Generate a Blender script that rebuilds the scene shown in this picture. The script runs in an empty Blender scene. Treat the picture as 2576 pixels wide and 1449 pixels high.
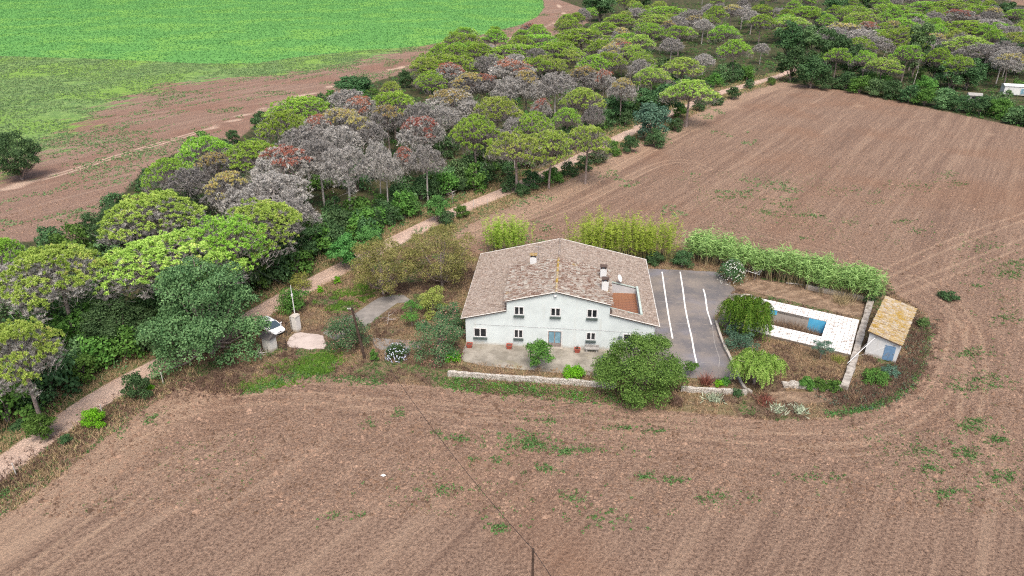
import bpy, math
import numpy as np
from mathutils import Vector, Matrix

# ------------------------------------------------------------------ camera, sky, sun, exposure
SC = bpy.context.scene
COL = SC.collection
R = math.radians
FPX, CAMH, PITCH = 1786.0, 45.0, R(26.471)          # focal length in px of a 2576 px wide frame
cd = bpy.data.cameras.new('camera'); cam = bpy.data.objects.new('camera', cd); COL.objects.link(cam)
cd.sensor_width = 36.0; cd.lens = 36.0 * FPX / 2576.0; cd.clip_start = 0.5; cd.clip_end = 6000
cam.location = (0, 0, CAMH); cam.rotation_euler = (R(90) - PITCH, 0, 0)
SC.camera = cam
SUN_EL, SUN_AZ = R(60), R(174)                       # azimuth clockwise from +Y: behind the camera, a little right
world = bpy.data.worlds.new('World'); SC.world = world; world.use_nodes = True
wn = world.node_tree; sky = wn.nodes.new('ShaderNodeTexSky'); sky.sky_type = 'NISHITA'
sky.sun_disc = False; sky.sun_elevation = SUN_EL; sky.sun_rotation = SUN_AZ
sky.air_density = 1.0; sky.dust_density = 6.0; sky.ozone_density = 1.0
wn.links.new(sky.outputs[0], wn.nodes['Background'].inputs[0]); wn.nodes['Background'].inputs[1].default_value = 0.12
sd = bpy.data.lights.new('sun', 'SUN'); sd.energy = 1.5; sd.angle = R(26); sd.color = (1.0, 0.95, 0.88)
so = bpy.data.objects.new('sun', sd); COL.objects.link(so)
sv = Vector((math.sin(SUN_AZ) * math.cos(SUN_EL), math.cos(SUN_AZ) * math.cos(SUN_EL), math.sin(SUN_EL)))
so.rotation_euler = sv.to_track_quat('Z', 'Y').to_euler()
vs = SC.view_settings; vs.view_transform = 'Standard'; vs.look = 'None'; vs.gamma = 1; vs.use_curve_mapping = False
vs.exposure = 0.92
SC.cycles.max_bounces = 5; SC.cycles.diffuse_bounces = 3; SC.cycles.glossy_bounces = 2; SC.cycles.transmission_bounces = 3
SC.cycles.transparent_max_bounces = 4; SC.cycles.use_denoising = False; SC.cycles.pixel_filter_type = 'BLACKMAN_HARRIS'; SC.cycles.filter_width = 1.15

rng = np.random.default_rng(11)
U = rng.uniform

# ------------------------------------------------------------------ geometry helpers
_s, _c = math.sin(PITCH), math.cos(PITCH)
def G(px, py, z=0.0):
    """world point at height z seen at (px, py) of the 2576 x 1449 survey of the site"""
    a = (px - 1288) / FPX; b = (py - 724.5) / FPX
    d = np.array([a, _c - b * _s, -_s - b * _c]); t = (z - CAMH) / d[2]
    return np.array([0, 0, CAMH]) + d * t
def G2(px, py, z=0.0): return G(px, py, z)[:2]
def GP(pts): return np.array([G2(*p) for p in pts])
def depth(P): return P[1] * _c - (P[2] - CAMH) * _s
def proj(P):
    zc = depth(P); return 1288 + FPX * P[0] / zc, 724.5 - FPX * (P[1] * _s + (P[2] - CAMH) * _c) / zc

def set_tags(o, label=None, cat=None, group=None, kind=None):
    if label: o['label'] = label
    if cat: o['category'] = cat
    if group: o['group'] = group
    if kind: o['kind'] = kind
    return o
def empty(name, loc, rz=0.0, label=None, cat=None, group=None):
    o = bpy.data.objects.new(name, None); COL.objects.link(o); o.empty_display_size = .3
    o.location = loc; o.rotation_euler = (0, 0, rz); return set_tags(o, label, cat, group)
def link(name, me, mat=None, parent=None, loc=None, rz=None):
    o = bpy.data.objects.new(name, me); COL.objects.link(o)
    if mat is not None:
        if not me.materials: me.materials.append(mat)
        elif me.materials[0] != mat:
            o.material_slots[0].link = 'OBJECT'; o.material_slots[0].material = mat
    if parent is not None: o.parent = parent
    if loc is not None: o.location = loc
    if rz is not None: o.rotation_euler = (0, 0, rz)
    return o

def mesh_np(name, V, F, tint=None, smooth=False):
    """F: list of int arrays, each (n, k)"""
    me = bpy.data.meshes.new(name); V = np.asarray(V, np.float32)
    F = [f for f in (F if isinstance(F, list) else [F]) if len(f)]
    me.vertices.add(len(V)); me.vertices.foreach_set('co', V.ravel())
    nl = sum(f.size for f in F); nf = sum(len(f) for f in F)
    me.loops.add(nl); me.polygons.add(nf)
    me.loops.foreach_set('vertex_index', np.concatenate([f.ravel() for f in F]).astype(np.int32))
    tot = np.concatenate([np.full(len(f), f.shape[1]) for f in F]); st = np.concatenate([[0], np.cumsum(tot)[:-1]])
    me.polygons.foreach_set('loop_start', st.astype(np.int32)); me.polygons.foreach_set('loop_total', tot.astype(np.int32))
    me.polygons.foreach_set('use_smooth', np.full(nf, smooth))
    if tint is not None:
        at = me.attributes.new('tint', 'FLOAT', 'POINT'); at.data.foreach_set('value', np.asarray(tint, np.float32))
    me.update(); me.validate(); return me

class MB:
    """collects boxes, tubes, prisms; build() makes one mesh object"""
    def __init__(s): s.v = []; s.f3 = []; s.f4 = []; s.fn = []; s.t = []; s.n = 0
    def add(s, V, F, tint=None):
        V = np.asarray(V, float).reshape(-1, 3)
        for f in F:
            f = [i + s.n for i in f]
            (s.f3 if len(f) == 3 else s.f4 if len(f) == 4 else s.fn).append(f)
        s.v.append(V); s.t.append(np.full(len(V), U(0, 1) if tint is None else tint)); s.n += len(V); return s
    def box(s, x0, x1, y0, y1, z0, z1, M=None, tint=None):
        V = np.array([(x, y, z) for z in (z0, z1) for y in (y0, y1) for x in (x0, x1)], float)
        if M is not None: V = V @ M[0].T + M[1]
        return s.add(V, [(0, 2, 3, 1), (4, 5, 7, 6), (0, 1, 5, 4), (2, 6, 7, 3), (0, 4, 6, 2), (1, 3, 7, 5)], tint)
    def prism(s, poly, z0, z1, tint=None):
        n = len(poly); V = [(p[0], p[1], z0) for p in poly] + [(p[0], p[1], z1) for p in poly]
        return s.add(V, [tuple(range(n))[::-1], tuple(range(n, 2 * n))] + [(i, (i + 1) % n, n + (i + 1) % n, n + i) for i in range(n)], tint)
    def tube(s, pts, rad, k=6, tint=None, caps=True):
        pts = [np.asarray(p, float) for p in pts]; n = len(pts)
        if np.isscalar(rad): rad = [rad] * n
        V = []; 
        for i, p in enumerate(pts):
            d = pts[min(i + 1, n - 1)] - pts[max(i - 1, 0)]; d /= np.linalg.norm(d) + 1e-9
            a = np.cross(d, (0.31, .95, .1) if abs(d[2]) > .8 else (0, 0, 1)); a /= np.linalg.norm(a); b = np.cross(d, a)
            for j in range(k):
                w = 2 * math.pi * j / k; V.append(p + rad[i] * (math.cos(w) * a + math.sin(w) * b))
        F = [(i * k + j, i * k + (j + 1) % k, (i + 1) * k + (j + 1) % k, (i + 1) * k + j) for i in range(n - 1) for j in range(k)]
        if caps: F += [tuple(range(k))[::-1], tuple(range((n - 1) * k, n * k))]
        return s.add(V, F, tint)
    def lathe(s, prof, c=(0, 0, 0), k=12, tint=None):
        V = [(c[0] + r * math.cos(2 * math.pi * j / k), c[1] + r * math.sin(2 * math.pi * j / k), c[2] + z) for r, z in prof for j in range(k)]
        F = [(i * k + j, i * k + (j + 1) % k, (i + 1) * k + (j + 1) % k, (i + 1) * k + j) for i in range(len(prof) - 1) for j in range(k)]
        F += [tuple(range(k))[::-1], tuple(range((len(prof) - 1) * k, len(prof) * k))]
        return s.add(V, F, tint)
    def mesh(s, name, smooth=False):
        F = []
        if s.f3: F.append(np.array(s.f3))
        if s.f4: F.append(np.array(s.f4))
        from collections import defaultdict
        g = defaultdict(list)
        for f in s.fn: g[len(f)].append(f)
        F += [np.array(x) for x in g.values()]
        return mesh_np(name, np.concatenate(s.v), F, np.concatenate(s.t), smooth)
    def build(s, name, mat, parent=None, smooth=False, loc=None, rz=None):
        return link(name, s.mesh(name, smooth), mat, parent, loc, rz)

def unit(v): return v / (np.linalg.norm(v, axis=-1, keepdims=True) + 1e-9)
def rdir(n): return unit(rng.normal(size=(n, 3)))
def spikes(P, D, L, W):
    """thin triangles from P along D"""
    n = len(P); side = unit(np.cross(D, rdir(n))); L = np.broadcast_to(L, n)[:, None]; W = np.broadcast_to(W, n)[:, None]
    V = np.stack([P - side * W / 2, P + side * W / 2, P + D * L], 1).reshape(-1, 3)
    return V, np.arange(3 * n).reshape(n, 3)
def leaves(P, N, S, asp=.6):
    """diamond leaf faces, centre P, normal N, length S"""
    n = len(P); a = unit(np.cross(N, rdir(n))); b = np.cross(N, a); S = np.broadcast_to(S, n)[:, None]
    V = np.stack([P - a * S * .5, P + b * S * .5 * asp + N * S * .08, P + a * S * .5, P - b * S * .5 * asp + N * S * .08], 1).reshape(-1, 3)
    return V, np.arange(4 * n).reshape(n, 4)

def vnoise(x, y, s, seed=0):
    x = np.asarray(x) * s + seed * 17.31; y = np.asarray(y) * s + seed * 9.17
    xi = np.floor(x).astype(np.int64); yi = np.floor(y).astype(np.int64); fx = x - xi; fy = y - yi
    def hsh(a, b):
        n = (a * 374761393 + b * 668265263 + seed * 1442695041) & 0xffffffff
        n = ((n ^ (n >> 13)) * 1274126177) & 0xffffffff; return ((n ^ (n >> 16)) & 0xffff) / 65535.0
    u = fx * fx * (3 - 2 * fx); v = fy * fy * (3 - 2 * fy)
    return (hsh(xi, yi) * (1 - u) + hsh(xi + 1, yi) * u) * (1 - v) + (hsh(xi, yi + 1) * (1 - u) + hsh(xi + 1, yi + 1) * u) * v
def fbm(x, y, s, seed=0): return (vnoise(x, y, s, seed) + .5 * vnoise(x, y, s * 2.1, seed + 1) + .25 * vnoise(x, y, s * 4.3, seed + 2)) / 1.75
def sdist(poly, X, Y):
    """signed distance to a polygon, positive inside"""
    d = np.full(X.shape, 1e9); ins = np.zeros(X.shape, bool); n = len(poly)
    for i in range(n):
        ax, ay = poly[i]; bx, by = poly[(i + 1) % n]; ex, ey = bx - ax, by - ay
        t = np.clip(((X - ax) * ex + (Y - ay) * ey) / (ex * ex + ey * ey + 1e-9), 0, 1)
        d = np.minimum(d, (X - ax - t * ex) ** 2 + (Y - ay - t * ey) ** 2)
        if ay != by:
            c = ((ay > Y) != (by > Y)) & (X < ex * (Y - ay) / ey + ax); ins ^= c
    return np.sqrt(d) * np.where(ins, 1, -1)
def pdist(line, X, Y):
    d = np.full(X.shape, 1e9)
    for (ax, ay), (bx, by) in zip(line[:-1], line[1:]):
        ex, ey = bx - ax, by - ay; t = np.clip(((X - ax) * ex + (Y - ay) * ey) / (ex * ex + ey * ey + 1e-9), 0, 1)
        d = np.minimum(d, (X - ax - t * ex) ** 2 + (Y - ay - t * ey) ** 2)
    return np.sqrt(d)
def smooth_line(L, n=8):
    L = np.asarray(L, float); P = np.vstack([2 * L[0] - L[1], L, 2 * L[-1] - L[-2]]); o = []
    for i in range(1, len(P) - 2):
        for t in np.arange(n) / n:
            o.append(.5 * (2 * P[i] + (P[i + 1] - P[i - 1]) * t + (2 * P[i - 1] - 5 * P[i] + 4 * P[i + 1] - P[i + 2]) * t * t + (3 * P[i] - P[i - 1] - 3 * P[i + 1] + P[i + 2]) * t ** 3))
    o.append(L[-1]); return np.array(o)

# ------------------------------------------------------------------ materials
class NT:
    def __init__(s, name):
        s.m = bpy.data.materials.new(name); s.m.use_nodes = True; s.t = s.m.node_tree; s.b = s.t.nodes['Principled BSDF']
        s.b.inputs['Roughness'].default_value = .85; s.b.inputs['Specular IOR Level'].default_value = .2
    def n(s, typ, **k):
        x = s.t.nodes.new('ShaderNode' + typ)
        for a, v in k.items(): setattr(x, a, v)
        return x
    def put(s, sock, v):
        if hasattr(v, 'is_linked') or isinstance(v, bpy.types.NodeSocket): s.t.links.new(v, sock)
        elif isinstance(v, (tuple, list)) and len(v) == 3 and sock.type == 'RGBA': sock.default_value = (*v, 1)
        else: sock.default_value = v
    def math(s, op, a, b=0.0, clamp=False):
        x = s.n('Math', operation=op, use_clamp=clamp); s.put(x.inputs[0], a); s.put(x.inputs[1], b); return x.outputs[0]
    def mix(s, f, a, b, blend='MIX'):
        x = s.n('Mix', data_type='RGBA', blend_type=blend); s.put(x.inputs[0], f); s.put(x.inputs[6], a); s.put(x.inputs[7], b); return x.outputs[2]
    def ramp(s, v, lo, hi):
        x = s.n('MapRange', interpolation_type='SMOOTHSTEP'); s.put(x.inputs[0], v); x.inputs[1].default_value = lo; x.inputs[2].default_value = hi; return x.outputs[0]
    def coord(s, scale=(1, 1, 1), rz=0.0, kind='Object'):
        out = s.n('TexCoord').outputs[kind]
        if rz: mp = s.n('Mapping'); s.t.links.new(out, mp.inputs[0]); mp.inputs['Rotation'].default_value = (0, 0, rz); out = mp.outputs[0]
        mp = s.n('Mapping'); s.t.links.new(out, mp.inputs[0]); mp.inputs['Scale'].default_value = scale
        return mp.outputs[0]
    def noise(s, vec, scale, detail=4, rough=.55):
        x = s.n('TexNoise'); s.put(x.inputs['Vector'], vec); x.inputs['Scale'].default_value = scale; x.inputs['Detail'].default_value = detail; x.inputs['Roughness'].default_value = rough; return x.outputs[0]
    def attr(s, name, out='Fac'): x = s.n('Attribute', attribute_name=name); return x.outputs[out]
    def rand(s): return s.n('ObjectInfo').outputs['Random']
    def bump(s, h, strength=.5, dist=.05):
        x = s.n('Bump'); x.inputs['Strength'].default_value = strength; x.inputs['Distance'].default_value = dist; s.put(x.inputs['Height'], h); s.t.links.new(x.outputs[0], s.b.inputs['Normal'])
    def base(s, c): s.put(s.b.inputs['Base Color'], c); return s
    def rough(s, r): s.put(s.b.inputs['Roughness'], r); return s

def leaf_mat(name, a, b, c=None, cw=.8, vary=.18, trans=.3):
    """a..b by the leaf's own tint, c for the leaves above cw; the whole plant varies a little"""
    m = NT(name); t = m.attr('tint'); col = m.mix(t, a, b)
    if c is not None: col = m.mix(m.ramp(t, cw - .12, cw + .06), col, c)
    r = m.rand(); h = m.n('HueSaturation'); m.put(h.inputs['Color'], col)
    m.put(h.inputs['Value'], m.math('ADD', m.math('MULTIPLY', r, 2 * vary), 1 - vary)); m.put(h.inputs['Hue'], m.math('ADD', m.math('MULTIPLY', r, .03), .485))
    m.base(h.outputs[0]); m.rough(.7)
    tr = m.n('BsdfTranslucent'); m.put(tr.inputs[0], h.outputs[0]); mx = m.n('MixShader'); mx.inputs[0].default_value = trans
    m.t.links.new(m.b.outputs[0], mx.inputs[1]); m.t.links.new(tr.outputs[0], mx.inputs[2]); m.t.links.new(mx.outputs[0], m.t.nodes['Material Output'].inputs[0])
    return m.m
def plain(name, a, b=None, scale=3.0, rough=.85, bump=0.0, spec=.2, metal=0.0, tintvar=0.0):
    m = NT(name); b = b or tuple(x * .8 for x in a); v = m.coord(); n = m.noise(v, scale)
    col = m.mix(m.ramp(n, .3, .7), a, b)
    if tintvar:
        h = m.n('HueSaturation'); m.put(h.inputs['Color'], col)
        m.put(h.inputs['Value'], m.math('ADD', m.math('MULTIPLY', m.math('FRACT', m.math('ADD', m.rand(), m.attr('tint'))), 2 * tintvar), 1 - tintvar)); col = h.outputs[0]
    m.base(col); m.rough(rough); m.b.inputs['Specular IOR Level'].default_value = spec; m.b.inputs['Metallic'].default_value = metal
    if bump: m.bump(m.noise(v, scale * 3, 6), .6, bump)
    return m.m

M = {}
M['pine_g'] = leaf_mat('pine_green', (.165, .305, .035), (.47, .71, .125), (.55, .62, .17), .95)
M['pine_y'] = leaf_mat('pine_yellowing', (.21, .33, .05), (.58, .73, .18), (.56, .48, .19), .93)
M['pine_o'] = leaf_mat('pine_ochre', (.40, .35, .12), (.62, .56, .23), (.48, .27, .15), .84)
M['pine_r'] = leaf_mat('pine_rust', (.30, .11, .08), (.52, .23, .17))
M['twig'] = leaf_mat('dead_twigs', (.165, .155, .145), (.56, .54, .51), vary=.3, trans=.1)
M['twig_u'] = leaf_mat('inner_twigs', (.15, .13, .125), (.42, .38, .37), vary=.2, trans=.1)
M['bark'] = plain('pine_bark', (.30, .25, .23), (.17, .13, .115), 2.5, bump=.02)
M['bark_pale'] = plain('pale_bark', (.45, .42, .40), (.30, .27, .25), 2.5)
M['oak'] = leaf_mat('oak_leaves', (.028, .072, .026), (.105, .20, .075), (.14, .25, .11), .9, vary=.22)
M['oak_blue'] = leaf_mat('cork_oak_leaves', (.055, .125, .045), (.20, .34, .14), vary=.12)
M['green'] = leaf_mat('mid_green_leaves', (.045, .12, .02), (.15, .30, .06), vary=.25)
M['fresh'] = leaf_mat('fresh_green_leaves', (.05, .16, .03), (.16, .34, .10), vary=.15)
M['laurel'] = leaf_mat('laurel_leaves', (.05, .135, .022), (.20, .37, .085), vary=.1)
M['lime'] = leaf_mat('lime_leaves', (.10, .30, .01), (.22, .50, .03), vary=.1)
M['olive'] = leaf_mat('olive_brown_leaves', (.17, .185, .05), (.42, .42, .15), (.28, .2, .10), .9)
M['yelgreen'] = leaf_mat('yellow_green_leaves', (.20, .24, .05), (.38, .42, .11))
M['oleander'] = leaf_mat('oleander_leaves', (.05, .12, .05), (.15, .25, .11), (.33, .20, .16), .84)
M['petal_w'] = leaf_mat('white_petals', (.62, .62, .55), (.82, .82, .76), vary=.05)
M['petal_b'] = leaf_mat('pale_blue_petals', (.5, .55, .72), (.75, .78, .85), vary=.05)
M['petal_p'] = leaf_mat('pink_petals', (.5, .2, .18), (.62, .33, .28), vary=.05)
M['bamboo'] = leaf_mat('bamboo_leaves', (.17, .31, .03), (.42, .56, .09), vary=.1)
M['cane'] = leaf_mat('canes', (.20, .20, .06), (.40, .36, .16), vary=.1, trans=.1)
M['reed'] = leaf_mat('reed_leaves', (.13, .27, .06), (.36, .54, .19), vary=.1)
M['reed_dry'] = leaf_mat('dry_reed', (.25, .20, .11), (.42, .35, .2), vary=.1, trans=.1)
M['willow'] = leaf_mat('willow_leaves', (.15, .26, .035), (.36, .47, .12), vary=.1)
M['droop'] = leaf_mat('weeping_leaves', (.045, .11, .01), (.15, .26, .03), (.20, .22, .045), .92, vary=.1)
M['bluegrey'] = leaf_mat('blue_green_leaves', (.05, .12, .075), (.15, .25, .17), vary=.1)
M['dry'] = leaf_mat('dry_grass', (.24, .16, .10), (.46, .34, .2), vary=.1, trans=.15)
M['dry_dark'] = leaf_mat('dead_brush', (.10, .065, .045), (.25, .17, .12), vary=.2, trans=.1)
M['red_dead'] = leaf_mat('red_dead_brush', (.16, .05, .04), (.30, .12, .09), vary=.1, trans=.1)
M['weed'] = leaf_mat('weeds', (.06, .135, .035), (.16, .28, .095), vary=.1)
M['weed_pale'] = leaf_mat('pale_weeds', (.12, .21, .08), (.25, .36, .17), vary=.1)
M['grass'] = leaf_mat('fresh_grass', (.08, .20, .02), (.20, .37, .06), vary=.1)
M['cropleaf'] = leaf_mat('crop_leaves', (.10, .255, .075), (.16, .355, .115), vary=.0)
M['agave'] = leaf_mat('agave_leaves', (.22, .28, .18), (.45, .48, .36), vary=.1, trans=.1)
M['clod'] = plain('soil_clods', (.231, .153, .110), (.133, .082, .054), .35, tintvar=.45)
M['straw'] = leaf_mat('straw_bits', (.296, .206, .138), (.452, .344, .247), vary=.1, trans=.1)

# ------------------------------------------------------------------ the lie of the land (outlines on the ground)
CROP = GP([(-900, 128), (-300, 134), (0, 141), (250, 148), (500, 160), (640, 160), (760, 142), (900, 128), (1060, 116), (1200, 90), (1310, 62), (1352, 42), (1368, 20), (1366, 2), (1330, -40), (900, -80), (-1500, -80)])
TRACK = smooth_line(GP([(-420, 1460), (-160, 1290), (0, 1180), (130, 1085), (270, 990), (420, 910), (560, 845), (690, 765), (840, 685), (1000, 603), (1130, 540), (1250, 490), (1400, 425), (1560, 345), (1700, 280), (1800, 238), (1880, 214), (1962, 190), (2030, 160)]))
WOOD = GP([(-300, 660), (0, 612), (190, 600), (270, 530), (360, 430), (440, 385), (600, 350), (655, 305), (820, 250), (960, 200), (1050, 175), (1180, 135), (1440, 80), (1482, 55), (1470, 22), (1400, -3), (1390, -60), (2500, -60), (2540, 12), (2900, 30), (2900, 380), (2576, 322), (2400, 285), (2150, 232), (1960, 205), (1900, 205), (1740, 285), (1560, 355), (1400, 440), (1250, 482), (1130, 528), (1000, 592), (830, 678), (680, 755), (430, 890), (270, 965), (0, 1150), (-300, 1330)])
GARDEN = GP([(440, 925), (520, 985), (620, 985), (690, 955), (770, 938), (860, 948), (960, 958), (1100, 972), (1250, 990), (1400, 998), (1540, 1008), (1650, 1030), (1800, 1042), (1950, 1056), (2090, 1050), (2210, 1022), (2280, 975), (2318, 910), (2332, 840), (2325, 790), (2290, 765), (2245, 735), (2235, 712), (2050, 660), (1870, 618), (1720, 612), (1560, 628), (1330, 628), (1200, 640), (1120, 600), (1040, 605), (880, 690), (700, 780), (560, 860)])
SANDY = GP([(1845, 722), (1900, 702), (2030, 722), (2190, 760), (2165, 800)])
SAND2 = GP([(1935, 985), (2110, 985), (2120, 1004), (2040, 1016), (1930, 1008)])
DRYLAWN = GP([(1930, 860), (2030, 870), (2130, 896), (2110, 965), (1980, 962), (1880, 900)])
VERGE2 = smooth_line(GP([(-300, 1380), (30, 1215), (170, 1125), (280, 1045), (400, 970), (500, 950)]))
PATH2 = smooth_line(GP([(-200, 530), (0, 478), (150, 438), (330, 382), (520, 325), (690, 264), (830, 220), (1000, 172), (1150, 128), (1330, 82), (1420, 40), (1400, 5)]))
WEED = GP([(-900, 700), (-300, 520), (0, 428), (100, 380), (190, 305), (290, 255), (400, 214), (550, 197), (700, 188), (850, 164), (950, 140), (1060, 112), (900, 120), (640, 150), (250, 140), (0, 132), (-900, 120)])
RUTS = [smooth_line(GP(L), 4) for L in ([(2700, 1400), (2500, 1200), (2440, 1060), (2455, 930), (2440, 830), (2390, 760), (2300, 700)], [(-60, 1370), (200, 1190), (340, 1095), (480, 1030), (700, 1000), (1000, 1020), (1300, 1045), (1600, 1078), (2000, 1105), (2200, 1085), (2340, 1010), (2400, 900), (2410, 820)],
    [(1150, 600), (1300, 548), (1500, 452), (1700, 345), (1850, 272), (1960, 240), (2150, 262), (2400, 318), (2700, 375)], [(1330, 560), (1480, 500), (1640, 420), (1720, 405), (1780, 425)], [(60, 1460), (260, 1300), (420, 1180), (560, 1110)], [(2200, 700), (2330, 640), (2450, 590), (2700, 500)], [(2240, 740), (2400, 680), (2700, 560)])]
TRACKR = smooth_line(GP([(-160, 1330), (0, 1225), (160, 1110), (280, 1030), (420, 945)]))
ROW_A = G2(1300, 560); ROW_B = G2(1950, 232); ROWDIR = math.atan2(ROW_B[1] - ROW_A[1], ROW_B[0] - ROW_A[0])

# empty swimming pool: platform corner, axes along its long and short side
PZ = .35
PO = G2(1847, 736, PZ); _pe = G2(2162, 805, PZ) - PO; PLEN = float(np.linalg.norm(_pe)); PU = _pe / PLEN; PV = np.array([PU[1], -PU[0]])
PW, PI = 9.7, (2.4, 12.4, 2.5, 6.9)                  # platform width; basin u0 u1 v0 v1
BASIN = np.array([PO + PU * u + PV * v for u, v in ((PI[0], PI[2]), (PI[1], PI[2]), (PI[1], PI[3]), (PI[0], PI[3]))])
def region_masks(X, Y):
    m = {}
    m['track'] = np.clip(.5 + (1.75 - pdist(TRACK, X, Y)) / 1.0, 0, 1)
    m['wood'] = np.clip(.5 + sdist(WOOD, X, Y) / 4.0, 0, 1)
    m['garden'] = np.clip(.5 + sdist(GARDEN, X, Y) / 1.6, 0, 1)
    m['crop'] = np.clip(.5 + sdist(CROP, X, Y) / 5.0, 0, 1)
    fal = GP([(-300, 660), (0, 612), (190, 600), (270, 530), (360, 430), (440, 385), (600, 350), (655, 305), (820, 250), (960, 200), (1050, 175), (1180, 135), (1440, 80), (1482, 55), (1470, 22), (1400, -3), (1390, -60), (-1500, -80), (-1500, 800)])
    m['fallow'] = np.clip(.5 + sdist(fal, X, Y) / 3.0, 0, 1)
    dtr = pdist(TRACK, X, Y); m['verge'] = np.clip(.5 + (4.6 + 1.6 * (vnoise(X, Y, .12, 5) - .5) - dtr) / 2.0, 0, 1)
    p = pdist(PATH2, X, Y); m['path'] = np.clip(1.2 - np.abs(p - .75) / .55, 0, 1) * np.clip((75 - 0) / 60, 0, 1)
    # weeds spreading from the crop into the fallow field, thick at the far left
    m['weed'] = np.clip(.62 + sdist(WEED, X, Y) / 34.0, 0, 1) * m['fallow']
    m['head'] = np.maximum(np.clip(1.2 - np.abs(dtr - 8.5) / 4.5, 0, 1), np.clip(1 - (-sdist(GARDEN, X, Y)) / 5.0, 0, 1) * .6)
    m['sandy'] = np.maximum(np.clip(.5 + sdist(SANDY, X, Y) / .8, 0, 1), np.clip(.5 + sdist(SAND2, X, Y) / .8, 0, 1))
    m['ruts'] = np.zeros(X.shape)
    for L in RUTS: m['ruts'] = np.maximum(m['ruts'], np.clip(1.15 - np.abs(pdist(L, X, Y) - .95) / .38, 0, 1))
    m['lawn'] = np.clip(.5 + sdist(DRYLAWN, X, Y) / 2.0, 0, 1)
    return m

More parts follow.
